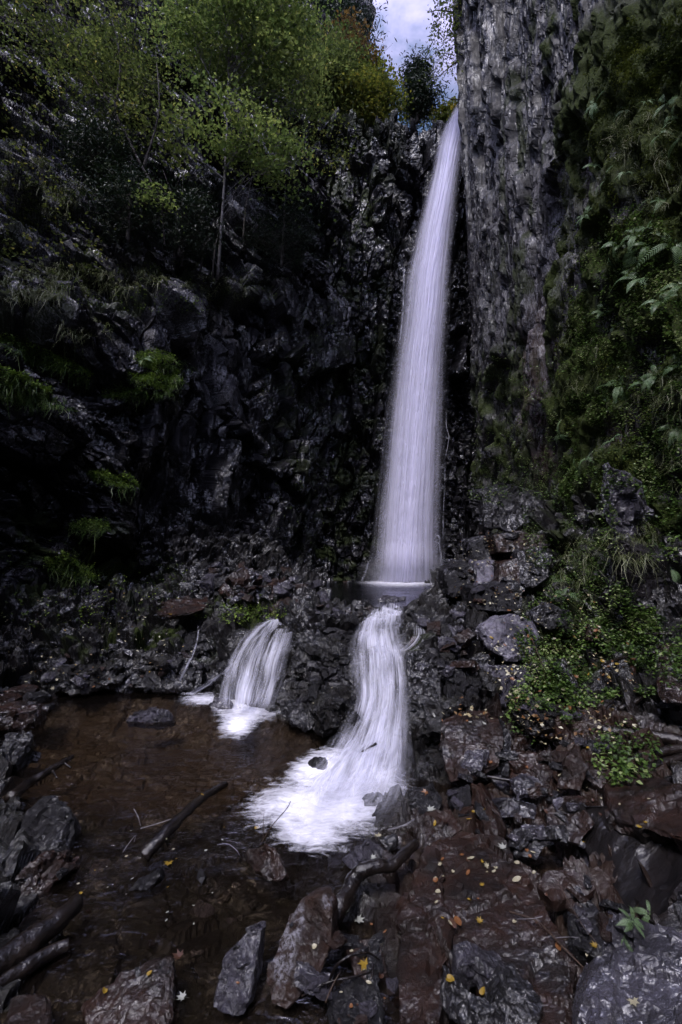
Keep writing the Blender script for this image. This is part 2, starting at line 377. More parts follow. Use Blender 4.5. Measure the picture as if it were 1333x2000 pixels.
def tps_fit(c):
    n = len(c); d = np.linalg.norm(c[:, None, :2] - c[None, :, :2], axis=2); K = np.where(d > 0, d * d * np.log(d + 1e-12), 0) + np.eye(n) * .02
    A = np.zeros((n + 3, n + 3)); A[:n, :n] = K; A[:n, n] = 1; A[:n, n + 1:] = c[:, :2]; A[n:, :n] = A[:n, n:].T
    b = np.zeros(n + 3); b[:n] = c[:, 2]; return np.linalg.solve(A, b)
TW = tps_fit(CPa)
def base_h(X, Y):
    r = np.full(X.shape, TW[-3]) + TW[-2] * X + TW[-1] * Y
    for (cx, cy, _), w in zip(CPa, TW[:-3]):
        d2 = (X - cx) ** 2 + (Y - cy) ** 2; r += w * .5 * d2 * np.log(d2 + 1e-12)
    return r
def net_surface(net, nu, nv):
    """bicubic surface through a grid of world points net[row][col]"""
    net = np.array(net, float); r, c, _ = net.shape
    A = np.stack([catmull(net[i], nu) for i in range(r)])            # rows x nu x 3
    B = np.stack([catmull(A[:, j], nv) for j in range(nu)], 1)        # nv x nu x 3
    return B
def soften(d, nu, nv, ku, kv):
    """worn edges: average the fracture relief a little so steps do not stair-case on the mesh"""
    g = d.reshape(nv, nu)
    for k, ax in ((ku, 1), (kv, 0)):
        if k > 1:
            p = k // 2; q = np.pad(g, [(p, p) if a == ax else (0, 0) for a in (0, 1)], 'edge'); g = sum(np.take(q, range(i, i + g.shape[ax]), axis=ax) for i in range(k)) / k
    return g.ravel()
def normals(B):
    du = np.gradient(B, axis=1); dv = np.gradient(B, axis=0); nn = np.cross(du, dv); nn /= np.linalg.norm(nn, axis=2)[:, :, None] + 1e-9
    return nn

def terrain():
    nu, nv = 620, 760
    a = np.linspace(-1, 1, nu); t = np.linspace(0, 1, nv)
    yy = -1.5 + 18.5 * (0.25 * t + .75 * t ** 2.0)
    Y, A = np.meshgrid(yy, a, indexing='ij')
    halfw = np.clip(2.2 + .9 * np.maximum(Y, 0), 3.0, 8.5)
    X = A * halfw + np.where(A > 0, 0, 0) 
    X = X.ravel(); Y = Y.ravel(); Z = base_h(X, Y)
    V = np.stack([X, Y, Z], 1); px, py = proj(V)
    q = V * np.array([1.0, 1.0, 1.4])
    h1, c1 = facet(q * 2.0 + fbm(q * 1.3, 3, 3)[:, None] * .5, 11, .9)
    h2, c2 = facet(q * 5.0 + fbm(q * 4, 3, 5)[:, None] * .4, 21, .9)
    h3, c3 = facet(q * 13.0, 31, .9)
    inpool = sm(-Z, -.03, .06) * (Y < 6.6) * (X < 1.6)
    upool = sm(.80 - Z, -.02, .04) * (Y > 7.2) * (X > -1) * (X < 3)
    amp = np.clip(1 - .8 * inpool - .85 * upool, .1, 1) * np.clip(.45 + Y / 9, .4, 1.2)
    # smoother under the flowing water
    wet = np.maximum(blob(px, py, 750, 1370, 70, 190), blob(px, py, 505, 1300, 70, 110))
    amp = amp * (1 - .65 * np.clip(wet, 0, 1)) * (1 - .85 * np.clip(blob(px, py, 750, 1165, 125, 34), 0, 1))
    Z = Z + amp * (.19 * h1 - .10 * sm(-c1, -.05, 0) + .10 * h2 - .06 * sm(-c2, -.07, 0) + .022 * h3) + .006 * amp * fbm(q * 9, 3, 9)
    d = Z - V[:, 2]; nb = normals(V.reshape(nv, nu, 3)).reshape(-1, 3); nb *= np.sign(nb[:, 2])[:, None]
    V = V + nb * d[:, None]
    moss = np.clip(blob(px, py, 160, 1130, 190, 60) + blob(px, py, 470, 1200, 90, 22) + blob(px, py, 250, 1260, 160, 50) + .8 * blob(px, py, 1130, 1250, 130, 110) + .7 * blob(px, py, 840, 1330, 60, 80) + .6 * blob(px, py, 1100, 1050, 150, 120), 0, 1)
    moss *= sm(fbm(q * 5, 4, 41), -.05, .25)
    rust = np.clip(blob(px, py, 1050, 1750, 320, 260) + blob(px, py, 1150, 1480, 250, 110), 0, 1) * .8 * (1 - inpool * .3)
    sand = np.clip(blob(px, py, 300, 1480, 320, 130) * inpool * 1.2, 0, 1)
    Fc = gridf(nu, nv)
    o = mesh_np('ground', V, Fc, M['ground'], {'moss': moss, 'rust': np.clip(rust + sand * .2, 0, 1), 'sand': sand})
    tag(o, kind='structure'); addbvh(o, V, Fc)
terrain()
# sandy tint of the pool bed
t = M['ground'].node_tree; n = N(t); p = [x for x in t.nodes if x.type == 'BSDF_PRINCIPLED'][0]
lk = p.inputs['Base Color'].links[0].from_socket
t.links.new(n.mix(n.math('MULTIPLY', n.attr('sand'), .85), lk, (.046, .034, .024)), p.inputs['Base Color'])

# ---- left cliff: steep wall, grassy ledge, then a long rocky slope
rows = [1240, 1000, 800, 620, 548, 400, 200, 0, -160]
cols = {-250: [6.0, 6.0, 6.2, 6.5, 7.4, 8.2, 9.6, 11, 12], 0: [8.0, 7.8, 7.7, 7.9, 9.0, 9.9, 11.3, 12.8, 14], 150: [9.3, 8.9, 8.7, 8.9, 10.2, 11.2, 12.8, 14.4, 15.5],
        300: [10.8, 10.3, 10.0, 10.1, 11.4, 12.3, 13.8, 15.6, 17], 400: [12.9, 12.3, 12.0, 12.0, 12.8, 13.4, 15, 17, 18.5], 500: [14.6, 14.1, 13.7, 13.7, 14.1, 14.6, 16, 18.5, 20], 610: [16.2, 15.8, 15.5, 15.4, 15.6, 15.9, 17.2, 20.5, 23], 720: [18, 17.8, 17.6, 17.5, 17.6, 18, 19.5, 23, 26]}
net = []
for k, py in enumerate(rows):
    zz = [cols[px][k] for px in cols]
    w0 = P(-250, py, cols[-250][k])
    net.append([(-9.5 - .25 * k, -7, w0.z), (-8.0 - .2 * k, 0, w0.z)] + [tuple(P(px, py, cols[px][k])) for px in cols])  # leading columns run on unseen behind the camera to block low light
def left_cliff():
    nu, nv = 640, 620
    B = net_surface(net, nu, nv); nn = normals(B)
    V = B.reshape(-1, 3); Nn = nn.reshape(-1, 3); flip = np.sign((Nn * (np.array([0, 2, 4.]) - V)).sum(1)); Nn = Nn * flip[:, None]
    px, py = proj(V)
    # strata dip to the right and away: rotate the fracture space
    c, s = math.cos(R(33)), math.sin(R(33)); q = V.copy(); q[:, 0] = V[:, 0] * c - V[:, 2] * s; q[:, 2] = V[:, 0] * s + V[:, 2] * c
    upper = sm(-py, -620, -480); w = fbm(V * .6, 3, 3)[:, None]
    vert = V * np.array([1.0, 1.0, .38]); dip = q * np.array([.45, .8, 1.8])
    mixv = sm(px, 180, 330) * (1 - upper)
    def F3(k, sd, t=.65):
        a, ca = facet(vert * k + w * .6, sd, t); b, cb = facet(dip * k + w * .6, sd + 50, t)
        return a * mixv + b * (1 - mixv), ca * mixv + cb * (1 - mixv)
    h1, c1 = F3(.55, 1); h2, c2 = F3(1.5, 2); h3, c3 = F3(4.2, 3); h4, c4 = F3(10, 4)
    d = .62 * h1 - .30 * sm(-c1, -.06, 0) + .30 * h2 - .15 * sm(-c2, -.06, 0) + .085 * h3 - .04 * sm(-c3, -.08, 0) + .016 * h4 + .03 * fbm(V * 3, 4, 8)
    # overhanging ledges where the moss beds grow
    led = 0
    for (cx, cy, rx, ry, a) in LEDGES: led = led + blob(px, py, cx, cy + 8, rx, ry * 1.1, a) * .24
    d = d + led
    V2 = V + Nn * d[:, None]
    moss = sm(fbm(V * 2.5, 4, 14), .0, .3) * .5 * sm(nn.reshape(-1, 3)[:, 2] * flip, .1, .5)
    moss = np.clip(moss + .9 * blob(px, py, 100, 1090, 160, 90) * sm(fbm(V * 4, 3, 5), -.1, .2) + .4 * blob(px, py, 600, 850, 70, 250) * sm(fbm(V * 4, 3, 6), 0, .2), 0, 1)
    pale_highlight = np.clip(blob(px, py, 160, 230, 70, 60, 40) + blob(px, py, 80, 350, 120, 90, 35) + blob(px, py, 100, 500, 70, 40, 25) + blob(px, py, 260, 40, 60, 60) + blob(px, py, 475, 420, 40, 70) + blob(px, py, 470, 560, 30, 40) + .7 * blob(px, py, 110, 610, 60, 40) + .6 * blob(px, py, 320, 640, 60, 50) + .5 * blob(px, py, 440, 720, 36, 120), 0, 1) * .9  # pale rock patches, with lavender highlights painted into their colour
    Fc = gridf(nu, nv)
    o = mesh_np('cliff_left', V2, Fc, M['left'], {'moss': moss, 'lichen_highlight': pale_highlight}); tag(o, kind='structure'); addbvh(o, V2, Fc)
LEDGES = [(90, 700, 100, 22, 24), (60, 760, 90, 20, 26), (20, 772, 60, 12, 15), (325, 712, 60, 26, 10), (275, 768, 75, 14, -5), (225, 940, 52, 16, 12), (178, 1030, 40, 13, 0), (150, 1110, 60, 28, 10), (310, 745, 60, 14, 5)]
left_cliff()

def back_cliff():
    nu, nv = 420, 620
    colsb = {540: 17.3, 620: 16.4, 700: 16.3, 780: 16.5, 840: 16.9, 900: 17.6, 960: 17.2, 1040: 17.5}
    nb = []
    for py, dd, tilt in ((1180, -.7, 0), (1000, -.4, 0), (800, -.1, 0), (600, 0, 0), (400, .1, 0), (300, .2, 0), (246, .3, 0)):
        nb.append([tuple(P(px, py + (6 if px > 830 and py < 300 else 0), D + dd)) for px, D in colsb.items()])
    top = nb[-1]; nb.append([(x, y + 2.5, z + .3) for x, y, z in top]); nb.append([(x, y + 7, z + .8) for x, y, z in top])
    B = net_surface(nb, nu, nv); nn = normals(B); V = B.reshape(-1, 3); Nn = nn.reshape(-1, 3); Nn = Nn * np.sign(-Nn[:, 1] + Nn[:, 2])[:, None]
    px, py = proj(V); w = fbm(V * .7, 3, 3)[:, None]
    vert = V * np.array([1.2, 1.0, .33])
    h1, c1 = facet(vert * .8 + w * .5, 61, .7); h2, c2 = facet(vert * 2.3 + w * .5, 62, .8); h3, c3 = facet(V * np.array([1, 1, 1.3]) * 4.5, 63, 1.0); h4, c4 = facet(V * 11, 64, 1)
    low = sm(py, 450, 700)
    d = .50 * h1 - .25 * sm(-c1, -.08, 0) + .24 * h2 - .12 * sm(-c2, -.08, 0) + (.04 + .06 * low) * h3 + .02 * h4 + .03 * fbm(V * 3, 4, 8)
    d = d * (1 - .6 * blob(px, py, 890, 240, 40, 60))
    V2 = V + Nn * d[:, None]
    moss = sm(fbm(V * 2.2, 4, 15), -.02, .22) * (.55 * sm(-px, -830, -700) + .35 * low * sm(-px, -720, -600))
    Fc = gridf(nu, nv)
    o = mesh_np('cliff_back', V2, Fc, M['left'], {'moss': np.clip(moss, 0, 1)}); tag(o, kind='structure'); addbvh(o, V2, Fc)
back_cliff()

# ---- right cliff: sheer wall running from behind the camera to the falls
def right_cliff():
    nu, nv = 760, 720
    t = np.linspace(0, 1, nu)
    yk = np.array([-6, 1.0, 4.0, 5.2, 6.5, 8, 10, 12.5, 15.1, 15.9, 17.0, 19.5])  # starts with an unseen stretch behind the camera, added to block low light
    xk = np.array([5.6, 4.75, 4.4, 4.3, 4.25, 4.2, 4.25, 4.4, 4.6, 4.9, 5.8, 7.5])
    tk = np.array([0, .07, .17, .26, .36, .47, .60, .75, .91, .94, .97, 1])
    yy = np.interp(t, tk, yk); xx = np.interp(t, tk, xk)
    k = np.ones(9) / 9; yy[4:-4] = np.convolve(yy, k, 'valid'); xx[4:-4] = np.convolve(xx, k, 'valid')
    zz = -.2 + 25 * np.linspace(0, 1, nv) ** 1.15
    Z, X = np.meshgrid(zz, xx, indexing='ij'); _, Y = np.meshgrid(zz, yy, indexing='ij')
    X = X - .018 * (Z - 2) * sm(Y, 8, 15) + .03 * np.maximum(Z - 2, 0) * (1 - sm(Y, 5, 12)) + .25 * sm(-Z, -3.0, -1.2)
    B = np.stack([X, Y, Z], 2); nn = normals(B); V = B.reshape(-1, 3); Nn = nn.reshape(-1, 3)
    Nn = Nn * np.sign(-Nn[:, 0] + 1e-6)[:, None]
    px, py = proj(V); w = fbm(V * .5, 3, 3)[:, None]
    vert = V * np.array([1, 1.0, .17])
    h1, c1 = facet(vert * .55 + w * .5, 71, .5); h2, c2 = facet(vert * 1.6 + w * .9, 72, .6); h3, c3 = facet(V * np.array([1, 1, .22]) * 5 + w, 73, .8); h4, c4 = facet(V * np.array([1, 1, .28]) * 14, 74, 1.0)
    nz = fbm(V * np.array([1, .8, .35]) * 1.6, 4, 88)
    mossy = sm(px + 90 * nz * 2, 1090, 1180) * sm(fbm(V * np.array([1, 1, .6]) * 1.8, 4, 90), -.28, -.02)
    mossy = np.maximum(mossy, .95 * blob(px, py, 1290, 90, 130, 100) )
    mossy = np.maximum(mossy, blob(px, py, 975, 830, 70, 170) * sm(fbm(V * 3, 4, 91), -.1, .25) * .8)
    thin = .55 * (sm(fbm(V * np.array([1, 1.3, .25]) * 2.4, 4, 92), .14, .3) * sm(px, 940, 1000))
    plate = blob(px, py, 1050, 140, 60, 170, 8)
    clump = 1 - np.abs(fbm(V * np.array([1, 1, 1.2]) * 3.2, 3, 95)) * 2
    cl, cc = facet(V * 6, 97, .2)
    rock = .24 * h1 - .10 * sm(-c1, -.05, 0) + .11 * h2 - .05 * sm(-c2, -.06, 0) + .040 * h3 * (1 - .7 * plate) - .015 * sm(-c3, -.08, 0) + .020 * h4 * (1 - .6 * plate) + .02 * fbm(V * 4, 4, 8)
    d = rock + mossy * (.16 * clump + .04 * np.sqrt(np.clip(cc, 0, 1)) + .05 * fbm(V * 10, 3, 98))
    d = soften(d, nu, nv, 3, 5) + .020 * h4 + .012 * fbm(V * 14, 3, 77)
    far = sm(V[:, 1], 14.6, 15.6); d = d * (1 - .4 * far)
    V2 = V + Nn * d[:, None]
    rust = np.clip(blob(px, py, 1060, 740, 55, 170) + blob(px, py, 1200, 300, 60, 110) + .6 * blob(px, py, 1150, 900, 120, 120), 0, 1) * sm(fbm(V * 2, 3, 9), -.35, .1)
    pale_highlight = np.clip(sm(fbm(V * np.array([1, 1.5, .2]) * 2.0, 3, 101), -.05, .25) * blob(px, py, 1060, 520, 120, 360) * .7, 0, 1) * (1 - plate)  # lichen specks together with white highlights put into the wall colour
    Fc = gridf(nu, nv)
    o = mesh_np('cliff_right', V2, Fc, M['wall'], {'moss': np.maximum(mossy * .95, thin), 'rust': rust * (1 - mossy), 'lichen_highlight': pale_highlight * (1 - .8 * mossy)}); tag(o, kind='structure'); addbvh(o, V2, Fc)
right_cliff()

# ---- pools
def flat(name, pts, z, m):
    bm = bmesh.new(); vs = [bm.verts.new((x, y, z)) for x, y in pts]; bm.faces.new(vs); me = bpy.data.meshes.new(name); bm.to_mesh(me); bm.free()
    me.materials.append(m); o = bpy.data.objects.new(name, me); COL.objects.link(o); return tag(o, kind='structure')
# unseen slope added behind the camera to keep the low sky off the rocks
def sky_blocker():
    nu, nv = 60, 24; a = np.linspace(R(-75), R(75), nu); h_ = np.linspace(-1, 15, nv)
    Hh, Aa = np.meshgrid(h_, a, indexing='ij'); rr = 15 + .35 * Hh + 1.5 * fbm(np.stack([Aa.ravel() * 5, Hh.ravel() * .3, Hh.ravel() * 0], 1), 3, 4).reshape(nv, nu)
    V = np.stack([rr * np.sin(Aa), 1 - rr * np.cos(Aa), Hh * (1 + .1 * np.sin(Aa * 7))], 2).reshape(-1, 3)
    tag(mesh_np('sky_blocker', V, gridf(nu, nv), M['left'], {'moss': np.full(len(V), .8)}), kind='structure')
sky_blocker()
flat('pool_water', [(-5.5, -1), (1.2, -1), (1.25, 3.2), (.75, 4.2), (.2, 4.8), (-.6, 5.4), (-1.8, 6.2), (-5.6, 6.3)], 0, M['pool'])
flat('plunge_pool_water', [(-.3, 7.35), (.5, 7.0), (1.6, 7.0), (2.0, 7.3), (2.6, 9), (4, 12), (4, 16.5), (-2.0, 16.5), (-1.6, 11), (-.5, 9)], .85, M['upool'])
# ================================================================== MOVING WATER
def loft(name, rows, nu, nv, m, bulge=.0, lump=.0, ridge=.0, seed=0, off=0.0, inset=0.0, parent=None, end0=.03, end1=.05, shift=0.0, holes=(), tears=0.0, steps=0.0, soft=()):
    """rows: (py, xl, xr, D or None, z or None): left/right banks of the flow, top to bottom"""
    L = []; Rr = []
    for py, xl, xr, D, z in rows:
        w = (xr - xl); xl += w * inset + shift; xr += -w * inset + shift
        f = (lambda x: P(x, py, D)) if D is not None else (lambda x: G(x, py, z))
        L.append(tuple(f(xl))); Rr.append(tuple(f(xr)))
    A = catmull(L, nv); B = catmull(Rr, nv); u = np.linspace(0, 1, nu)
    V = A[:, None] * (1 - u[None, :, None]) + B[:, None] * u[None, :, None]
    mid = (A + B) / 2; ln = np.concatenate([[0], np.cumsum(np.linalg.norm(np.diff(mid, axis=0), axis=1))])
    nn = normals(V); s = np.sign(-nn[..., 1] + nn[..., 2]); nn = nn * s[..., None]
    width = np.linalg.norm(B - A, axis=1)[:, None]
    q = np.stack([u[None, :] * width * np.ones((nv, 1)), ln[:, None] * np.ones((1, nu)), np.zeros((nv, nu))], -1).reshape(-1, 3)
    d = bulge * width * (4 * u * (1 - u))[None, :] + off + steps * np.abs(((ln[:, None] * 1.9 + .35 * np.sin(u[None, :] * 7 + seed)) % 1.0) - .5)
    d = d + (lump * fbm(q * np.array([3.5, 3.2, 1]), 3, seed) + ridge * (fbm(q * np.array([22, 1.0, 1]), 2, seed + 5))).reshape(nv, nu)
    V = V + nn * d[..., None]
    V[..., 2] = np.maximum(V[..., 2], .004 + (.85 if rows[-1][3] == 15.0 else 0))
    uv = np.stack([np.broadcast_to(u[None, :], (nv, nu)).ravel(), np.repeat(ln, nu)], 1)
    tt = ln / ln[-1]; ends = np.repeat(sm(tt, 0, max(end0, 1e-4)) * sm(1 - tt, 0, max(end1, 1e-4)), nu)
    ppx, ppy = proj(V.reshape(-1, 3)); wn = fbm(np.stack([ppx / 9, ppy / 20, ppx * 0], 1), 3, seed)
    tear = fbm(np.stack([q[:, 0] * 9, q[:, 1] * 2.0, q[:, 2]], 1), 3, seed + 2); ends = ends * (1 - tears * sm(tear, .05, .35) * (.35 + .65 * (1 - np.repeat(tt, nu))))
    for cx, cy, rx, ry, am in soft: ends = ends * (1 - am * np.exp(-((ppx + 5 * wn - cx) / rx) ** 2 - ((ppy + 7 * wn - cy) / ry) ** 2))
    for cx, cy, rx, ry, ang in holes: ends = ends * (1 - sm(blob(ppx, ppy, cx, cy, rx, ry, ang) * 1.0 + 1.3 * wn, .35, 1.1) * .85 * (blob(ppx, ppy, cx, cy, rx * 1.5, ry * 1.5, ang) > 0))
    return mesh_np(name, V.reshape(-1, 3), gridf(nu, nv), m, {'ends': ends}, uv, True, parent)

M['fall'] = water_sheet_mat('falling_water', 18, .10, .26, .66, .45, (.86, .84, 1.0), .13)
M['fall_thin'] = water_sheet_mat('falling_water_veil', 34, .16, .40, .85, .5, (.88, .87, .97))
M['casc'] = water_sheet_mat('cascade_water', 14, .7, .36, .68, .22, (.86, .86, .98), .0)
M['casc_thin'] = water_sheet_mat('cascade_strands', 20, 1.2, .42, .76, .35, (.88, .88, .98))
FALL = [(218, 886, 918, 17.2), (240, 872, 916, 17.1), (262, 860, 912, 17.0), (300, 848, 906, 16.8), (350, 838, 898, 16.6), (400, 825, 893, 16.4), (450, 812, 888, 16.3), (500, 801, 884, 16.2), (550, 789, 881, 16.1), (600, 784, 878, 16.0), (650, 777, 874, 15.9), (700, 769, 870, 15.8),
        (750, 762, 869, 15.7), (800, 755, 868, 15.6), (850, 749, 867, 15.5), (900, 744, 866, 15.4), (950, 739, 865, 15.3), (1000, 733, 864, 15.2), (1060, 728, 864, 15.1), (1100, 722, 866, 15.05), (1137, 714, 869, 15.0)]
FR = [(a, b, c, d - .55 if i < len(FALL) - 1 else 15.0, None) for i, (a, b, c, d) in enumerate(FALL)]
FR = [(a, b, c, min(d, 17), e) for a, b, c, d, e in FR]
FH = [(850, 980, 16, 120, 2), (768, 1020, 5, 90, 3), (838, 640, 6, 70, 4), (800, 560, 4, 60, 5)]
fall = empty('waterfall', P(790, 1135, 14.9), label='tall white waterfall pouring down the dark back cliff into the plunge pool', cat='waterfall')
def setp(o, p): o.parent = p; o.matrix_parent_inverse = Matrix.Translation(-p.location); return o
for k, (ins, off, mm) in enumerate(((-.06, 0, 'fall'), (-.10, .14, 'fall_thin'), (.02, .25, 'fall'), (-.15, -.1, 'fall_thin'), (.16, .32, 'fall'))):
    setp(loft('water_sheet' if k else 'water_curtain', FR, 120, 420, M[mm], .10, .015, .02, 3 + k * 9, off, ins, None, .0, .004, ) , fall)
def strand(name, pts, w, m, parent, D=True, seed=0, wz=None):
    rows = []
    for q in pts:
        px, py, d = q[:3]; ww = q[3] if len(q) > 3 else w
        rows.append((py, px - ww / 2, px + ww / 2, d if D else None, None if D else d))
    return setp(loft(name, rows, 10, 60, m, .1, .01, .01, seed, 0, 0, None, .04, .06), parent)
M['thread'] = water_sheet_mat('thin_water_thread', 3, 3, .4, .7, .5, (.8, .8, .93), .0)
strand('side_thread', [(872, 798, 15.2), (872, 830, 15.2), (877, 852, 15.1), (875, 870, 15.1), (870, 900, 15.0), (869, 950, 15.0), (866, 1010, 14.9), (866, 1100, 14.9)], 3.0, M['thread'], fall, seed=5)
strand('side_thread', [(848, 1050, 14.6), (856, 1046, 14.5), (860, 1060, 14.5), (862, 1100, 14.5), (862, 1136, 14.5)], 7, M['thread'], fall, seed=6)
strand('side_thread', [(844, 1080, 14.6), (850, 1060, 14.5), (858, 1062, 14.4), (861, 1090, 14.4)], 5, M['thread'], fall, seed=7)
strand('side_spout', [(725, 1090, 14.5), (720, 1100, 14.4), (714, 1120, 14.4), (706, 1137, 14.3)], 7, M['thread'], fall, seed=8)
strand('side_spout', [(812, 505, 15.6), (793, 520, 15.5), (789, 545, 15.5), (788, 600, 15.5), (780, 680, 15.4)], 5, M['thread'], fall, seed=9)
def mist():
    bm = bmesh.new(); bmesh.ops.create_icosphere(bm, subdivisions=3, radius=1); me = bpy.data.meshes.new('mist'); bm.to_mesh(me); bm.free()
    o = bpy.data.objects.new('mist', me); COL.objects.link(o); o.scale = (1.7, .7, .75); o.location = P(795, 1118, 14.35)
    m, t = mat('spray_mist'); n = N(t); tc = n('TexCoord').outputs['Object']; r_ = n('VectorMath', {'operation': 'LENGTH'}, _0=tc).outputs['Value']
    v = n('VolumePrincipled', None, Color=(.95, .95, 1, 1), Density=n.math('MULTIPLY', n('MapRange', None, Value=r_, _1=.2, _2=1.0, _3=1.0, _4=0.0).outputs[0], .55)); n('OutputMaterial', None, Volume=v.outputs[0]); me.materials.append(m)
    tag(o, 'fine spray hanging at the foot of the tall waterfall', 'mist', kind='stuff')
mist()
# foam where the fall lands
def foam_mat(name, sc, lo, hi, tint=(.86, .86, .95)):
    m, t = mat(name); n = N(t); pos = n('NewGeometry').outputs['Position']
    a = n.ramp(n('Math', {'operation': 'ADD'}, _0=n.noise(n('VectorMath', {'operation': 'MULTIPLY'}, _0=pos, _1=(.7, 1.5, 1)).outputs[0], sc, 6, .68, .5), _1=n.math('MULTIPLY', n.math('SUBTRACT', n.attr('ends'), .5), .9)).outputs[0], [(lo, 0.), (hi, 1.)])
    d = n('BsdfPrincipled', None, Base__Color=(*tint, 1), Roughness=.6)
    n('OutputMaterial', None, Surface=n('MixShader', None, _0=a, _1=n('BsdfTransparent').outputs[0], _2=d.outputs[0]).outputs[0]); return m
M['foam'] = foam_mat('white_foam', 12, .24, .92); M['foamfine'] = foam_mat('churning_foam', 14, .36, .92)
def foam_patch(name, cx, cy, rx, ry, z, h, m, parent, seed, nr=26, na=72, ang=0, pw=1.0, amp=1.15):
    V = []; E = []
    c, s = math.cos(R(ang)), math.sin(R(ang))
    for i in range(nr):
        r = i / (nr - 1)
        for a in range(na):
            th = a * 2 * math.pi / na; dx, dy = rx * r * math.cos(th), ry * r * math.sin(th)
            g = G(cx + dx * c - dy * s, cy + dx * s + dy * c, z); V.append((g.x, g.y, z)); E.append(1 - r ** pw)
    V = np.array(V, float); E = np.array(E)
    V[:, 2] += h * np.clip(E * 1.6, 0, 1) * (.35 + .65 * (fbm(V * 6, 4, seed) + .35)) * (E > 0)
    V[:, 2] = np.maximum(V[:, 2], z)
    Fc = []
    for i in range(nr - 1):
        for a in range(na): Fc.append((i * na + a, i * na + (a + 1) % na, (i + 1) * na + (a + 1) % na, (i + 1) * na + a))
    return setp(mesh_np(name, V, Fc, m, {'ends': np.clip(E * amp, 0, 1)}, None, True), parent)
foam_patch('foam', 790, 1138, 112, 6, .858, .03, M['foam'], fall, 1, pw=1)
foam_patch('foam', 785, 1140, 130, 14, .855, .01, M['foamfine'], fall, 2, pw=1, amp=.8)

RH = [(745, 1222, 26, 12, 0), (700, 1255, 10, 16, 20), (752, 1262, 16, 9, 0), (722, 1290, 6, 14, 0), (778, 1300, 7, 12, 0), (772, 1240, 10, 18, 0), (700, 1390, 8, 30, 10), (668, 1440, 16, 14, -30), (615, 1500, 26, 12, -20), (735, 1420, 5, 20, 5), (800, 1480, 8, 30, 0), (700, 1340, 4, 24, 5)]
cR = empty('cascade', G(690, 1560, 0), label='large white cascade spilling from the plunge pool toward the middle of the lower pool', cat='cascade', group='cascades below the plunge pool')
RC = [(1196, 730, 788, .87), (1215, 716, 786, .87), (1240, 700, 778, .84), (1268, 688, 788, .74), (1290, 690, 792, .65), (1330, 692, 798, .54), (1380, 692, 798, .39), (1440, 670, 796, .225), (1480, 645, 799, .155), (1520, 612, 799, .115), (1560, 578, 796, .07), (1600, 566, 775, .045), (1640, 580, 715, .02)]
RCr = [(a, b, c, None, d) for a, b, c, d in RC]
for k, (ins, off, mm) in enumerate(((-.08, .0, 'casc'), (-.16, .02, 'casc_thin'), (-.02, .04, 'casc'), (-.10, .07, 'casc_thin'))):
    setp(loft('water_sheet', RCr, 130, 300, M[mm], .08, .09, .02, 13 + k * 7, off, ins, None, .03, .16, tears=.85, steps=.07, soft=[(748, 1224, 34, 18, .6), (700, 1262, 14, 20, .7), (770, 1250, 10, 16, .6), (722, 1275, 8, 12, .5), (700, 1340, 8, 50, .5), (690, 1420, 20, 24, .6), (640, 1465, 26, 16, .6), (760, 1300, 8, 16, .5), (795, 1500, 16, 50, .6), (735, 1470, 10, 30, .35), (680, 1500, 12, 30, .35)]), cR)
strand('side_spill', [(814, 1202, .93, 16), (818, 1222, .91, 26), (820, 1242, .87, 32), (808, 1262, .80, 40), (784, 1278, .74, 36)], 24, M['casc_thin'], cR, False, 3)
0 and strand('side_spill', [(866, 1226, .93, 9), (840, 1240, .90, 12), (815, 1256, .85, 14), (792, 1268, .80, 18)], 10, M['thread'], cR, False, 4)
foam_patch('foam', 675, 1570, 165, 96, .012, .035, M['foam'], cR, 21, ang=-12, amp=.95)
foam_patch('foam', 545, 1572, 120, 34, .008, .0, M['foamfine'], cR, 25, ang=-8, amp=.72)
foam_patch('foam', 600, 1630, 150, 60, .007, .0, M['foamfine'], cR, 26, ang=10, amp=.85)
foam_patch('foam', 600, 1580, 190, 95, .01, .03, M['foamfine'], cR, 22, amp=1.0)
foam_patch('foam', 740, 1530, 75, 60, .03, .07, M['foam'], cR, 23, amp=.95)
foam_patch('foam', 620, 1500, 110, 50, .008, .02, M['foamfine'], cR, 24, ang=-25)
cL = empty('cascade', G(480, 1380, 0), label='smaller fan shaped white cascade over bedrock into the back of the lower pool', cat='cascade', group='cascades below the plunge pool')
LC = [(1212, 520, 590, .82), (1240, 476, 584, .73), (1270, 450, 578, .59), (1300, 432, 572, .45), (1330, 424, 566, .31), (1360, 418, 556, .18), (1385, 418, 546, .08), (1402, 425, 525, .02)]
LH = [(500, 1262, 14, 8, -25), (545, 1290, 6, 22, 8), (480, 1300, 8, 18, 15), (520, 1330, 5, 20, 10), (462, 1340, 6, 14, 10), (550, 1350, 8, 14, 0), (535, 1235, 16, 7, -20)]
LCr = [(a, b, c, None, d) for a, b, c, d in LC]
for k, (ins, off, mm) in enumerate(((.02, .02, 'casc_thin'), (.0, .045, 'casc_thin'), (.05, .03, 'casc'))):
    setp(loft('water_sheet', LCr, 110, 160, M[mm], .06, .07, .02, 43 + k * 7, off, ins, None, .08, .12, tears=.85, steps=.05, soft=[(535, 1238, 26, 14, .6), (560, 1300, 12, 40, .6), (480, 1285, 14, 24, .5), (515, 1320, 7, 30, .45), (450, 1340, 8, 24, .6), (548, 1350, 12, 24, .6)]), cL)
strand('side_spill', [(462, 1290, .5, 8), (440, 1312, .4, 12), (412, 1332, .22, 20), (380, 1350, .08, 30), (362, 1357, .02, 40)], 18, M['casc_thin'], cL, False, 5)
foam_patch('foam', 482, 1388, 90, 40, .01, .025, M['foam'], cL, 31, amp=.95)
foam_patch('foam', 400, 1366, 85, 22, .008, .005, M['foamfine'], cL, 32, amp=.85)
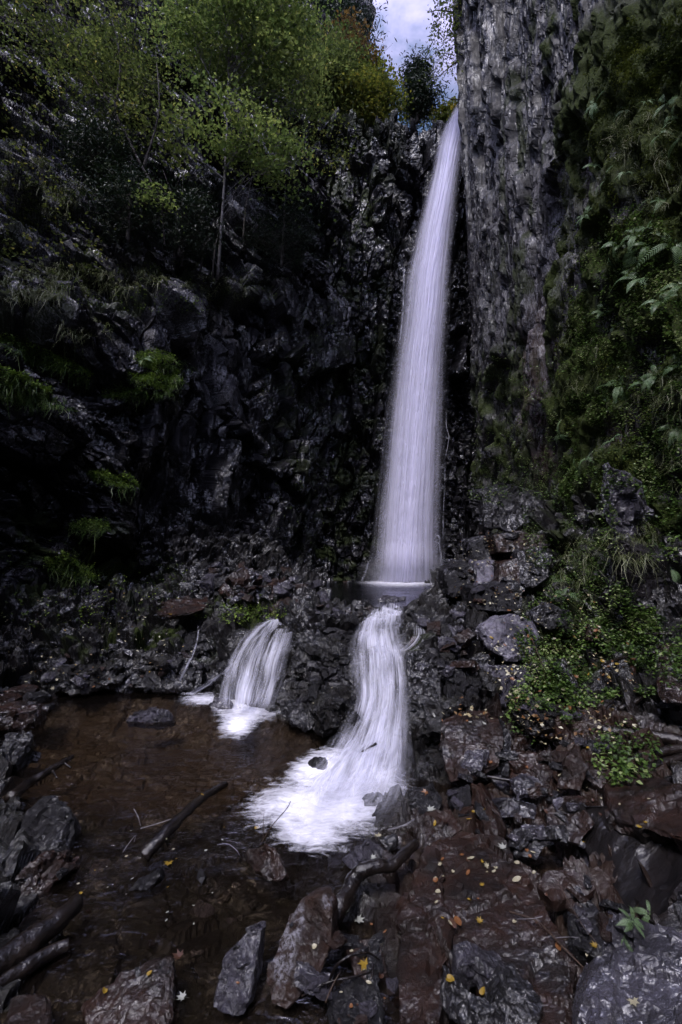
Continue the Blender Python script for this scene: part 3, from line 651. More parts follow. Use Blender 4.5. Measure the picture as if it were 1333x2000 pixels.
foam_patch('foam', 465, 1415, 60, 40, .008, .01, M['foamfine'], cL, 33, ang=-20)
tr = empty('trickle', G(352, 1345, 0), label='thin trickle of water below the flat brown slab on the left bank', cat='trickle')
strand('water_sheet', [(388, 1208, .70, 4), (387, 1240, .62, 4), (380, 1270, .5, 6), (366, 1300, .36, 9), (354, 1325, .2, 9), (350, 1348, .04, 8)], 8, M['thread'], tr, False, 6)

# ================================================================== ROCKS
def faces_np(bm):
    bm.verts.ensure_lookup_table()
def finish_rock(bm, res, rough, seed, name, m, parent=None, bev=.012, loc=None, planar=.0, pale_marks=None):
    bmesh.ops.bevel(bm, geom=bm.edges[:], offset=bev, segments=1, profile=.5, affect='EDGES', clamp_overlap=True)
    bmesh.ops.triangulate(bm, faces=bm.faces[:])
    for _ in range(7):
        el = [e for e in bm.edges if e.calc_length() > res]
        if not el or len(bm.verts) > 9000: break
        bmesh.ops.subdivide_edges(bm, edges=el, cuts=1); bmesh.ops.triangulate(bm, faces=[f for f in bm.faces if len(f.verts) > 3])
    bm.normal_update()
    V = np.array([v.co[:] for v in bm.verts]); Nn = np.array([v.normal[:] for v in bm.verts])
    size = np.ptp(V, 0).max(); k = 3.2 / max(size, .05)
    h, c = facet(V * k * 1.1 + seed, seed, .8); h2, c2 = facet(V * k * 3.5 + seed, seed + 1, .8)
    d = rough * size * (.62 * h + .32 * h2 + .16 * fbm(V * k * 2.5 + seed, 4, seed) - .25 * sm(-c, -.06, 0) * planar)
    V = V + Nn * d[:, None]
    for v, co in zip(bm.verts, V): v.co = co
    me = bpy.data.meshes.new(name); bm.to_mesh(me); bm.free()
    me.polygons.foreach_set('use_smooth', [True] * len(me.polygons)); me.set_sharp_from_angle(angle=R(28))
    if pale_marks:
        a_, b_ = proj(V); me.attributes.new('lichen_highlight', 'FLOAT', 'POINT').data.foreach_set('value', np.clip(sum(2.2 * blob(a_, b_, *q) for q in pale_marks), 0, 1).astype(np.float32))
    me.materials.append(m); o = bpy.data.objects.new(name, me); COL.objects.link(o)
    if parent: o.parent = parent
    return o
def chunk(name, dims, seed, m, cuts=9, res=.05, rough=.03, lo=.62, hi=.92):
    r = random.Random(seed); bm = bmesh.new(); bmesh.ops.create_cube(bm, size=2)
    for k in range(cuts):
        nv = Vector((r.gauss(0, 1), r.gauss(0, 1), r.gauss(0, .8))).normalized(); s = abs(nv.x) + abs(nv.y) + abs(nv.z)
        g = bmesh.ops.bisect_plane(bm, geom=bm.verts[:] + bm.edges[:] + bm.faces[:], plane_co=nv * s * r.uniform(lo, hi), plane_no=nv, clear_outer=True)
        e = [x for x in g['geom_cut'] if isinstance(x, bmesh.types.BMEdge)]
        if e: bmesh.ops.contextual_create(bm, geom=e)
    for v in bm.verts: v.co = Vector((v.co.x * dims[0] / 2, v.co.y * dims[1] / 2, v.co.z * dims[2] / 2))
    return finish_rock(bm, res, rough * 1.5, seed, name, m, bev=min(dims) * .02)
def slab(name, pts, th, m, dirn=(0, 0, -1), res=.05, rough=.02, seed=0, bev=.02, bottom=.9, label=None, group=None, cat='rock', planar=.6, onD=False, reg=True, pale_marks=None, snap=None):
    """pts = outline (px,py,z or D) of the face one sees; the slab has real thickness th along dirn"""
    if snap is not None:      # lean the face back and seat it on the slope behind it
        mx = sum(p[0] for p in pts) / len(pts); y0 = min(p[1] for p in pts); y1 = max(p[1] for p in pts)
        hh = [hit(mx, y_, 'ground') for y_ in (y1, (y0 + y1) / 2)]; hh = [h for h in hh if h]; Dh = min(h[0].y for h in hh) - snap
        pts = [(a, b, Dh + (y1 - b) / F * Dh * .55) for a, b, _ in pts]; onD = True
    W = [(P(*p) if onD else G(*p)) for p in pts]; c = sum(W, Vector()) / len(W); dv = Vector(dirn).normalized() * th
    bm = bmesh.new(); a = [bm.verts.new(p) for p in W]; b = [bm.verts.new(c + (p - c) * bottom + dv) for p in W]
    bm.faces.new(a); bm.faces.new(b[::-1]); k = len(a)
    for i in range(k): bm.faces.new((a[i], b[i], b[(i + 1) % k], a[(i + 1) % k]))
    bmesh.ops.recalc_face_normals(bm, faces=bm.faces[:])
    o = finish_rock(bm, res, rough * 1.4, seed, name, m, bev=bev * .6, planar=planar, pale_marks=pale_marks)
    loc = c + dv * .5; o.data.transform(Matrix.Translation(-loc)); o.location = loc
    tag(o, label, cat, group)
    if reg: addbvh(o)
    return o
def boulder(name, px, py, z, dims, rot, seed, m, label, cat='rock', group=None, cuts=9, res=.04, rough=.03, D=None, reg=True, lo=.62, hi=.92):
    o = chunk(name, dims, seed, m, cuts, res, rough, lo, hi); o.location = P(px, py, D) if D else G(px, py, z)
    o.rotation_euler = tuple(R(a) for a in rot); tag(o, label, cat, group)
    if reg: addbvh(o)
    return o
Gd, Bn, Dk, Gy = M['ground'], M['brown'], M['dark'], M['grey']
Z3 = lambda z, *p: [(a, b, z) for a, b in p]
# -- foreground right
slab('bedrock_slab', [(845, 1650, .10), (900, 1622, .12), (985, 1640, .14), (1030, 1700, .15), (1085, 1800, .18), (1130, 1870, .20), (1120, 2060, .2), (1010, 2090, .14), (930, 1900, .12), (860, 1800, .10)], .3, Bn, (0, 0, -1), .022, .028, 3, .015, .97, 'broad flat reddish brown bedrock slab dotted with fallen leaves in the right foreground')
slab('bedrock_slab', [(835, 1655, .12), (850, 1660, .12), (872, 1800, .13), (868, 1930, .14), (845, 2080, .16), (770, 2080, .10), (768, 1900, .09), (790, 1760, .10)], .3, Bn, (0, 0, -1), .022, .032, 5, .015, .95, 'long narrow rust brown rock ridge beside the broad flat slab, running toward the camera')
slab('leaning_slab', [(1085, 1565, .32), (1190, 1570, .42), (1340, 1600, .52), (1460, 1760, .55), (1400, 1860, .36), (1290, 1815, .24), (1215, 1768, .17), (1130, 1640, .18)], .16, M['darkslab'], (.3, .9, -.7), .03, .010, 7, .012, .95, 'huge dark slanted slab with a smooth face leaning at the right edge')
slab('reddish_slab', [(1180, 1530, .42), (1290, 1520, .52), (1420, 1560, .62), (1450, 1690, .60), (1340, 1640, .55), (1200, 1600, .42)], .16, Bn, (.2, .5, -.8), .03, .03, 8, .02, .95, 'reddish brown wet slab lying above the huge slanted dark slab')
slab('round_boulder', [(1150, 1850, .34), (1200, 1810, .42), (1300, 1795, .46), (1420, 1830, .48), (1450, 2060, .42), (1300, 2120, .38), (1170, 2100, .32), (1128, 1960, .28)], .5, M['boulder'], (0, .15, -1), .02, .03, 9, .09, 1.15, 'large rounded grey violet boulder in the bottom right corner with one pale leaf', planar=.1)
slab('stone_block', [(870, 1420, .42), (905, 1404, .45), (975, 1402, .46), (985, 1425, .44), (978, 1500, .26), (930, 1520, .22), (880, 1530, .20), (862, 1470, .30)], .32, Bn, (.1, 1, -.15), .03, .03, 11, .015, .95, 'big square brown block with a grey front face, right of the large cascade')
slab('stone_block', [(985, 1412, .44), (1000, 1440, .40), (996, 1520, .22), (980, 1515, .22)], .2, Dk, (.1, 1, -.1), .03, .03, 12, .01, .95, 'thin dark upright plate leaning against the big square brown block')
slab('tilted_plate', [(922, 1532, .30), (938, 1530, .31), (988, 1620, .20), (985, 1642, .12), (960, 1638, .10), (920, 1570, .18)], .12, Bn, (.5, .8, -.5), .03, .03, 13, .01, .95, 'narrow tilted brown plate standing on the rubble below the big square block')
slab('stone_block', [(962, 1568, .24), (1000, 1558, .26), (1048, 1572, .26), (1045, 1600, .17), (965, 1596, .16)], .16, Gy, (0, 1, -.4), .03, .03, 14, .01, .9, 'shiny grey violet block in the middle of the right hand rubble')
slab('stone_block', [(880, 1548, .2), (915, 1535, .22), (925, 1570, .16), (900, 1590, .12), (878, 1575, .12)], .12, Dk, (0, 1, -.4), .03, .05, 15, .01, .9, 'small dark angular stone left of the narrow tilted plate')
slab('stone_block', [(1003, 1620, .2), (1050, 1610, .22), (1075, 1640, .18), (1050, 1680, .12), (1008, 1672, .12)], .12, Dk, (0, .8, -.6), .03, .04, 16, .01, .9, 'mottled grey block below the shiny grey violet block')
slab('flat_plate', [(1065, 1700, .24), (1120, 1695, .26), (1165, 1730, .24), (1150, 1752, .20), (1080, 1760, .18), (1050, 1730, .2)], .06, Bn, (0, .2, -1), .03, .02, 17, .01, .95, 'flat brown plate with a broken corner left of the huge slanted slab')
slab('stone_block', [(1110, 1760, .19), (1155, 1752, .22), (1200, 1830, .22), (1180, 1870, .16), (1120, 1850, .14)], .2, Dk, (0, .3, -1), .03, .04, 18, .015, .95, 'dark wet block below the flat brown plate with a broken corner')
slab('stone_block', [(1170, 1640, .22), (1190, 1700, .18), (1230, 1790, .17), (1212, 1800, .13), (1160, 1720, .12)], .15, Gy, (-.3, .5, -.6), .03, .03, 19, .01, .9, 'long wet grey edge stone tucked under the huge slanted slab')
slab('leaning_slab', [(1105, 1480, .46), (1130, 1452, .5), (1150, 1500, .42), (1135, 1545, .3), (1090, 1540, .28)], .12, Bn, (.4, .9, -.3), .03, .03, 20, .01, .95, 'upright triangular brown slab behind the rubble')
slab('stone_block', [(1000, 1480, .3), (1070, 1470, .34), (1085, 1510, .28), (1070, 1545, .18), (1000, 1540, .16)], .2, Bn, (0, 1, -.3), .03, .04, 22, .012, .92, 'low brown block between the big square block and the triangular slab')
slab('leaning_slab', [(1060, 1580, .28), (1120, 1555, .36), (1165, 1610, .32), (1130, 1650, .2), (1085, 1640, .18)], .12, Bn, (.2, .9, -.5), .03, .03, 23, .012, .92, 'rust brown leaning slab beside the upper corner of the huge slanted slab')
slab('stone_block', [(1305, 1262, .95), (1345, 1250, .98), (1380, 1380, .6), (1305, 1372, .62)], .2, Bn, (.3, 1, -.1), .03, .03, 24, .015, .95, 'tall brown stone standing at the right edge above the log pile')
# shiny broken lumps low in the bedrock
for k, (px, py, s, l) in enumerate(((915, 1880, .13, 'shiny violet grey lump of rock sunk in the brown bedrock, left one'), (965, 1905, .14, 'shiny pointed grey lump of rock beside the violet one in the bedrock'), (1000, 1955, .2, 'wide dark wet lump in the bottom of the bedrock hollow'), (890, 1950, .12, 'small dark lump below the shiny violet grey lump'), (940, 1990, .13, 'dark wet stone at the bottom edge in the bedrock hollow'))):
    boulder('rock_lump', px, py, .14, (s, s * .9, s * .7), (10 * k, 15, 30 * k), 30 + k, Gy if k < 2 else Dk, l, res=.02, rough=.05)
# -- foreground centre
slab('upright_slab', [(578, 1772, .24), (604, 1752, .30), (632, 1748, .33), (648, 1770, .31), (650, 1850, .18), (610, 1925, .09), (560, 1975, .02), (528, 1965, .02), (520, 1900, .10)], .11, M['brownwall'], (.25, 1, -.25), .018, .02, 41, .012, .95, 'big brown slab with a pale crusted edge standing in the bottom centre', pale_marks=[(556, 1860, 22, 62, 8), (582, 1800, 12, 40, 8), (640, 1762, 12, 14)])
slab('upright_slab', [(496, 1808, .19), (508, 1815, .19), (500, 1900, .09), (478, 1985, .02), (455, 1990, .01), (412, 1972, .02), (436, 1870, .12)], .08, Gy, (.3, 1, -.3), .018, .02, 42, .012, .95, 'pointed grey slab standing left of the big brown slab with the pale crust')
slab('stone_block', [(318, 1870, .10), (336, 1868, .11), (338, 2000, .03), (300, 2040, .03), (170, 2040, .03), (160, 1960, .03), (240, 1900, .06)], .2, Bn, (0, .5, -1), .022, .03, 43, .02, 1.0, 'low brown wet rock with a shiny top in the bottom left')
slab('stone_block', [(20, 1942, .05), (95, 1935, .05), (102, 2040, .04), (0, 2040, .04)], .15, Bn, (0, .3, -1), .03, .02, 44, .02, 1.0, 'flat rust brown rock in the bottom left corner')
slab('stone_block', [(480, 1660, .05), (520, 1650, .12), (545, 1672, .10), (562, 1712, .03), (530, 1718, .01), (488, 1690, .01)], .12, Bn, (0, 1, -.8), .025, .05, 45, .012, 1.0, 'brown stone half out of the water below the large cascade foam')
slab('stone_block', [(252, 1738, .01), (272, 1715, .06), (312, 1695, .07), (316, 1712, .03), (285, 1738, .005)], .08, Dk, (0, 1, -.8), .025, .04, 46, .008, 1.0, 'small dark stone with a white wet tip in the middle of the shallow water')
slab('stone_block', [(384, 1716, .01), (390, 1694, .06), (402, 1712, .02), (394, 1728, .0)], .06, Dk, (0, 1, -.8), .025, .04, 47, .006, 1.0, 'tiny pointed dark stone standing in the shallow water')
slab('stone_block', [(695, 1660, .06), (722, 1644, .12), (765, 1672, .08), (755, 1680, .05), (700, 1682, .02)], .1, Gy, (0, 1, -.5), .02, .05, 48, .01, 1.0, 'dark glossy stone under the end of the curved root')
slab('stone_block', [(742, 1640, .10), (775, 1632, .13), (778, 1655, .07), (758, 1668, .05)], .1, Dk, (0, 1, -.5), .02, .05, 49, .01, 1.0, 'small glossy block beside the large cascade foam')
slab('stone_block', [(668, 1680, .05), (690, 1668, .08), (702, 1690, .04), (685, 1700, .01)], .07, Gy, (0, 1, -.5), .02, .05, 50, .01, 1.0, 'little pale wet stone left of the curved root end')
slab('stone_block', [(640, 1935, .08), (690, 1900, .14), (742, 1922, .14), (748, 2040, .06), (650, 2060, .03)], .2, Dk, (0, .6, -1), .022, .05, 51, .02, 1.0, 'dark moss edged rock below the yellow maple leaf')
slab('stone_block', [(672, 1840, .04), (740, 1830, .06), (760, 1900, .04), (700, 1910, .02)], .1, Bn, (0, .3, -1), .025, .04, 52, .01, 1.0, 'brown stone under the big yellow maple leaf')
slab('stone_block', [(800, 1545, .13), (845, 1535, .18), (868, 1560, .15), (850, 1590, .08), (805, 1585, .06)], .12, Dk, (0, 1, -.4), .025, .05, 53, .012, 1.0, 'black stone at the right side of the cascade foam')
slab('stone_block', [(835, 1590, .12), (880, 1580, .17), (905, 1620, .12), (870, 1645, .07), (830, 1630, .06)], .12, Bn, (0, .8, -.6), .025, .05, 54, .012, 1.0, 'mottled brown stone between the foam and the broad flat slab')
# -- left foreground
slab('domed_rock', [(20, 1640, .06), (50, 1575, .22), (95, 1545, .28), (135, 1560, .24), (142, 1610, .12), (120, 1668, .02), (60, 1695, .01), (0, 1700, .01), (-60, 1690, .05), (-40, 1600, .2)], .25, Dk, (0, .6, -1), .03, .03, 61, .06, 1.0, 'domed dark rock with a glassy skin of water at the left edge', planar=.1)
slab('rough_rock', [(28, 1745, .03), (40, 1705, .12), (90, 1665, .16), (140, 1655, .12), (138, 1690, .05), (90, 1740, .01), (35, 1765, .0)], .15, Bn, (0, .6, -1), .025, .06, 62, .02, 1.0, 'rough brown rock above the two wet logs in the lower left')
slab('stump_rock', [(0, 1470, .15), (15, 1432, .26), (60, 1430, .26), (62, 1445, .2), (30, 1492, .08), (0, 1500, .05), (-60, 1520, .05), (-60, 1450, .2)], .2, Dk, (0, .6, -1), .03, .05, 63, .015, 1.0, 'jagged black rock sticking out at the left edge of the pool')
# -- pool stones
slab('pool_rock', [(243, 1410, .0), (262, 1388, .10), (300, 1382, .12), (328, 1390, .08), (334, 1408, .0), (290, 1414, -.01)], .15, Gy, (0, 1, -.7), .025, .06, 64, .012, 1.0, 'shiny dark rock standing alone in the brown pool')
slab('pool_rock', [(410, 1380, .02), (418, 1362, .10), (440, 1358, .11), (453, 1372, .08), (452, 1390, .0), (416, 1393, -.01)], .15, Gy, (0, 1, -.7), .02, .05, 65, .012, 1.0, 'pale rock at the foot of the smaller fan shaped cascade')
slab('pool_rock', [(600, 1490, .02), (614, 1478, .09), (636, 1480, .08), (640, 1498, .03), (620, 1512, .0)], .1, Dk, (0, 1, -.7), .02, .05, 66, .01, 1.0, 'small black rock at the left edge of the large cascade')
for k, (px, py, w, h, l) in enumerate(((47, 1355, .32, .16, 'rounded brown stone on the far left bank'), (75, 1362, .3, .1, 'flat dark stone in the shallows beside the rounded brown stone'), (12, 1372, .3, .15, 'grey brown rounded stone at the left edge above the largest bank boulder'), (36, 1402, .62, .26, 'largest rounded brown boulder on the left bank'), (92, 1382, .16, .06, 'tiny dark stone off the left bank'), (58, 1325, .26, .13, 'small round stone higher on the left bank'), (118, 1330, .25, .1, 'low dark stone on the left waterline among yellow leaves'))):
    boulder('bank_stone', px, py, .04, (w, w * .8, h), (5, 5, 40 * k), 70 + k, M['brown'] if k in (0, 2, 3) else Dk, l, group='stones on the left bank', cuts=16, rough=.03, lo=.7, hi=.85)
# -- middle ground right: stack and boulders
slab('pale_boulder', [(936, 1225, .85), (960, 1205, 1.0), (1005, 1193, 1.06), (1045, 1212, 1.0), (1060, 1250, .82), (1040, 1282, .64), (1000, 1290, .58), (955, 1270, .65)], .5, M['pale'], (.1, 1, -.3), .035, .028, 81, .07, .95, 'large pale grey boulder with cracked top in the right middle ground', planar=.8, snap=.40)
slab('stone_block', [(1040, 1190, 1.0), (1062, 1178, 1.1), (1112, 1190, 1.06), (1110, 1222, .86), (1075, 1232, .80), (1045, 1215, .9)], .35, Dk, (.1, 1, -.3), .035, .04, 82, .02, .95, 'dark angular block right above the large pale boulder', snap=.2)
DD = lambda D, *p: [(a, b, D) for a, b in p]
slab('stacked_block', DD(7.6, (928, 1150), (1010, 1140), (1026, 1150), (1022, 1188), (995, 1196), (932, 1192)), .8, Dk, (0, 1, 0), .05, .022, 83, .02, .95, 'wide dark block at the foot of the rock stack beside the plunge pool', snap=.32)
slab('stacked_block', DD(7.9, (935, 1100), (965, 1096), (968, 1150), (930, 1155)), .6, M['pale'], (0, 1, .1), .05, .028, 84, .02, .95, 'grey block with bright face in the rock stack', snap=.32)
slab('stacked_block', DD(8.2, (920, 1062), (958, 1050), (985, 1062), (975, 1095), (925, 1096)), .7, Dk, (0, 1, .1), .05, .028, 85, .02, .95, 'upper left dark block of the rock stack', snap=.32)
slab('stacked_block', DD(7.9, (975, 1100), (1030, 1085), (1040, 1100), (1030, 1142), (975, 1148)), .6, Bn, (0, 1, 0), .05, .022, 86, .02, .95, 'brown block in the middle of the rock stack', snap=.32)
slab('stacked_block', DD(7.7, (1010, 1078), (1060, 1068), (1078, 1085), (1070, 1130), (1040, 1150), (1020, 1140)), .8, Dk, (0, 1, .1), .05, .022, 87, .02, .95, 'dark overhanging block on the right of the rock stack', snap=.32)
slab('stacked_block', DD(8.6, (965, 1045), (1020, 1035), (1080, 1048), (1078, 1066), (1010, 1080), (975, 1078)), .8, Bn, (0, 1, -.1), .05, .022, 88, .02, .95, 'flat topped brown block crowning the rock stack', snap=.32)
slab('stacked_block', DD(9.6, (940, 965), (1000, 955), (1060, 965), (1060, 1000), (1000, 1040), (945, 1030)), .9, Dk, (0, 1, .2), .06, .05, 89, .03, .95, 'dark rock step above the rock stack, under green plants', snap=.32)
slab('stacked_block', DD(8.4, (872, 1120), (900, 1100), (925, 1105), (925, 1160), (880, 1170)), .7, Dk, (0, 1, .1), .05, .028, 90, .02, .95, 'leaf strewn dark rock at the edge of the plunge pool', snap=.32)
slab('wall_rock', DD(5.5, (1180, 910), (1225, 930), (1240, 1000), (1225, 1060), (1190, 1040), (1170, 960)), .5, Gy, (.8, .6, 0), .04, .05, 91, .03, .95, 'pale fractured rock bulging from the green foot of the right cliff', onD=True)
slab('wall_rock', DD(5.1, (1190, 1050), (1300, 1090), (1310, 1160), (1240, 1240), (1190, 1180)), .5, M['wall'], (.8, .6, 0), .04, .04, 92, .04, .95, 'dark mossy rock hanging over the plants at the right', onD=True)
slab('leaf_strewn_rock', [(1150, 1215, .95), (1185, 1230, .92), (1180, 1262, .78), (1145, 1250, .82)], .2, Bn, (.2, 1, -.4), .04, .05, 93, .02, .95, 'small tilted stone covered with fallen leaves in the green slope', snap=.08)
# bedrock knobs beside the cascades
for k, (px, py, z, d, l) in enumerate((
    (845, 1330, .45, (.62, .55, .5), 'black bedrock shoulder on the right side of the large cascade'), (855, 1400, .28, (.55, .5, .4), 'lower black bedrock shoulder right of the large cascade'), (640, 1300, .5, (.75, .6, .5), 'dark bedrock hump between the two cascades'),
    (660, 1385, .25, (.5, .45, .35), 'wet black bedrock foot on the left of the large cascade'), (600, 1360, .22, (.55, .5, .3), 'lumpy dark bedrock beside the smaller fan shaped cascade'), (800, 1215, .84, (.22, .35, .22), 'dark stone splitting the water at the top of the large cascade'),
    (868, 1262, .72, (.36, .3, .16), 'flat wet rock right of the top of the large cascade'), (920, 1340, .45, (.5, .5, .4), 'dark rock below the large pale boulder'), (1010, 1335, .42, (.45, .4, .3), 'wet violet rock between leaves below the large pale boulder'),
    (300, 1300, .25, (.9, .6, .3), 'low black rock shelf on the left bank of the pool'), (170, 1320, .2, (.9, .5, .25), 'black rock shelf at the left waterline'), (1050, 1400, .36, (.4, .35, .25), 'dark stone in front of the green slope'))):
    boulder('bedrock_hump', px, py, z, d, (12 * (k % 3 - 1), 8 * (k % 2), 37 * k), 100 + k, Gd if k not in (6, 8) else Gy, l, cuts=12, res=.035, rough=.06, lo=.6, hi=.85)
for pts, m_, l in ((((800, 1275), (850, 1268), (870, 1300), (862, 1395), (815, 1400), (803, 1340)), Dk, 'tall black rock face walling in the right side of the large cascade'),
    (((868, 1300), (930, 1290), (945, 1340), (930, 1392), (872, 1398)), Dk, 'mossy black rock face right of the tall black rock face'),
    (((835, 1256), (870, 1242), (910, 1252), (890, 1270), (838, 1274)), Gy, 'flat wet grey shelf beside the top of the large cascade'),
    (((600, 1300), (650, 1270), (700, 1290), (695, 1400), (640, 1410), (605, 1370)), Dk, 'broad black rock face between the two cascades'),
    (((575, 1250), (620, 1225), (690, 1232), (690, 1275), (620, 1290), (580, 1290)), Dk, 'mossy dark shelf above the broad black rock face'),
    (((545, 1370), (600, 1360), (640, 1400), (620, 1430), (560, 1415)), Dk, 'low black rocks at the water right of the smaller cascade'),
    (((225, 1330), (250, 1292), (330, 1280), (400, 1300), (395, 1345), (240, 1347)), Dk, 'long black layered rock shelf on the left bank below the slab'),
    (((100, 1345), (120, 1310), (200, 1300), (230, 1322), (222, 1347)), Dk, 'black layered shelf further left along the waterline'),
    (((300, 1278), (330, 1235), (420, 1225), (430, 1262), (350, 1290)), Dk, 'sloping dark rock behind the long layered shelf'),
    (((940, 1300), (985, 1300), (1040, 1320), (1030, 1370), (960, 1380)), Gy, 'wet violet grey rock face below the large pale boulder'),
    (((1045, 1300), (1100, 1290), (1130, 1330), (1090, 1370), (1050, 1360)), Dk, 'dark rock among the plants right of the violet grey face')):
    slab('bank_rock', [(a, b, 0) for a, b in pts], .35, m_, (0, 1, -.3), .03, .05, len(l), .03, .95, l, planar=.8, snap=.12)
boulder('stream_stone', 698, 1402, .33, (.17, .13, .10), (20, 10, 50), 203, Dk, 'dark stone at the bend of the large cascade', res=.02, rough=.06)
boulder('stream_stone', 448, 1304, .42, (.26, .12, .10), (20, 25, 30), 207, Dk, 'long dark stone between the smaller cascade and its side spill', res=.02, rough=.06)
# -- rubble pile on the left of the plunge pool
slab('overhanging_slab', [(303, 1192, .92), (330, 1172, 1.02), (400, 1160, 1.06), (415, 1172, 1.0), (398, 1190, .93), (360, 1200, .88), (310, 1202, .88)], .09, Bn, (0, .1, -1), .04, .03, 121, .015, .85, 'flat rust brown slab jutting out over the thin trickle')
RB = [(440, 1140, 'tilted pale grey plate'), (410, 1130, 'long grey plate'), (470, 1165, 'rust brown plate'), (500, 1180, 'brown tilted wedge'), (555, 1190, 'brown and grey boulder')]
slab('rubble_plate', [(380, 1150, 1.05), (400, 1128, 1.25), (438, 1118, 1.3), (430, 1142, 1.1), (400, 1160, 1.0)], .07, Gy, (.2, .6, -.8), .04, .04, 122, .01, .9, 'tilted pale grey plate high on the rubble pile')
slab('rubble_plate', [(450, 1168, 1.0), (472, 1142, 1.18), (502, 1134, 1.22), (500, 1150, 1.08), (470, 1176, .95)], .10, Bn, (.3, .6, -.8), .04, .04, 123, .01, .9, 'long rust brown wedge leaning across the middle of the rubble pile')
slab('rubble_plate', [(527, 1188, .92), (548, 1170, 1.04), (582, 1168, 1.05), (584, 1190, .92), (560, 1210, .84), (530, 1206, .84)], .25, Bn, (0, 1, -.5), .04, .05, 124, .02, .95, 'brown and grey boulder above the smaller fan shaped cascade')
slab('rubble_plate', [(612, 1158, 1.0), (636, 1156, 1.0), (638, 1176, .92), (618, 1178, .9)], .15, Gy, (0, 1, -.5), .04, .05, 125, .01, .95, 'grey block at the right end of the rubble pile by the plunge pool')
slab('flat_plate', [(738, 1168, .89), (760, 1163, .89), (794, 1166, .89), (790, 1172, .87), (744, 1174, .87)], .08, Gy, (0, .1, -1), .03, .03, 126, .008, .95, 'flat pale rock awash in the plunge pool')
protos = [chunk('rubble_stone', (1, random.uniform(.5, .8), random.uniform(.22, .5)), 140 + k, (Dk, Bn, Gy, Dk, Bn, Dk, Gy)[k % 7], 8, .09, .035) for k in range(10)]
puse = [False] * len(protos)
def rub(px, py, s, label, group, k=None, only=None, sink=.25, tilt=35):
    h = hit(px, py, only)
    if not h: return
    k = random.randrange(len(protos)) if k is None else k
    o = protos[k] if not puse[k] else protos[k].copy()
    if puse[k]: COL.objects.link(o)
    puse[k] = True
    s2 = s / F * h[0].y; o.scale = (s2, s2, s2 * random.uniform(.8, 1.3)); o.rotation_euler = (R(random.uniform(-tilt, tilt)), R(random.uniform(-tilt, tilt)), random.uniform(0, 6.28))
    o.location = h[0] + Vector((0, 0, s2 * (.25 - sink))); tag(o, label, 'rock', group); return o
zones = [ # cx, cy, rx, ry, n, smin, smax, label, group
    (480, 1140, 105, 38, 92, 18, 62, 'broken angular stone in the rubble pile left of the plunge pool', 'rubble pile stones by the plunge pool'),
    (680, 1190, 80, 12, 22, 10, 26, 'wet stone in the row of stones at the lip of the plunge pool', 'stones along the lip of the plunge pool'),
    (690, 1142, 75, 5, 16, 14, 34, 'dark stone at the far waterline of the plunge pool', 'stones at the far edge of the plunge pool'),
    (1030, 1560, 150, 100, 46, 22, 62, 'broken rusty stone in the rubble right of the large cascade', 'rubble stones in the right foreground'),
    (1120, 1420, 130, 50, 22, 16, 44, 'dark stone among the wet logs on the right slope', 'stones among the logs'),
    (880, 1250, 80, 80, 30, 16, 46, 'wet black stone on the bank between the large cascade and the pale boulder', 'stones on the right bank'),
    (960, 1110, 90, 80, 18, 14, 34, 'dark stone wedged in the rock stack beside the plunge pool', 'stones in the rock stack'),
    (230, 1300, 170, 40, 26, 10, 30, 'small black stone on the left bank of the brown pool', 'small stones of the left bank'),
    (700, 1930, 110, 110, 22, 30, 70, 'dark wet stone in the shallows between the standing slabs', 'stones between the standing slabs'),
    (330, 1780, 260, 160, 34, 10, 40, 'small dark stone lying under the shallow water', 'stones under the shallow water'),
    (1150, 1760, 60, 110, 14, 20, 50, 'dark wet stone in the gap beside the huge slanted slab', 'stones beside the slanted slab')]
for cx, cy, rx, ry, nn_, a, b, l, g in zones:
    for _ in range(nn_):
        r = math.sqrt(random.random()); th = random.uniform(0, 6.283)
        if ((cx + rx * r * math.cos(th) - 998) / 75) ** 2 + ((cy + ry * r * math.sin(th) - 1240) / 58) ** 2 < 1: continue
        rub(cx + rx * r * math.cos(th), cy + ry * r * math.sin(th), a + (b - a) * random.random() ** 2.2, l, g)
# ================================================================== LOGS, STICKS, LEAVES
WL, BL, TW_, PT = M['wetlog'], M['brownlog'], M['twig'], M['paletwig']
def log(name, pts, r0, r1, m, label, cat='log', group=None, sides=12, wob=.25, n=None, reg=True, onD=False, stubs=()):
    """pts (px,py,z) centreline; stubs: (px,py,z, px,py,z, r) broken branch ends"""
    mb = MB(); C = [tuple(P(*p) if onD else G(*p)) for p in pts]
    r0, r1 = r0 * .85, r1 * .85
    tube(mb, C, r0, r1, sides, n or len(pts) * 8, wob, seed=len(label))
    for s in stubs: tube(mb, [tuple(G(*s[:3])), tuple((G(*s[:3]) + G(*s[3:6])) / 2), tuple(G(*s[3:6]))], s[6], s[6] * .5, 8, 8, .15)
    c = Vector(np.mean(np.array(C), 0)); o = mb.build(name, m); o.data.transform(Matrix.Translation(-c)); o.location = c
    tag(o, label, cat, group)
    if reg: addbvh(o)
    return o
log('curved_root', [(812, 1650, .17), (790, 1668, .20), (765, 1690, .19), (735, 1692, .20), (708, 1700, .19), (690, 1722, .15), (668, 1765, .12), (645, 1800, .08)], .028, .05, WL, 'thick curved wet root with a polished highlight between the foam and the standing slabs', 'root', stubs=())
log('sunken_log', [(440, 1532, .01), (400, 1556, .07), (350, 1600, .09), (310, 1640, .07), (280, 1672, .02)], .026, .05, WL, 'dark wet log with a mossy tip lying across the middle of the pool', wob=.4)
log('wet_log', [(150, 1765, .08), (110, 1800, .09), (60, 1840, .08), (0, 1885, .07), (-80, 1940, .07)], .05, .075, WL, 'upper of the two glossy black logs in the lower left corner')
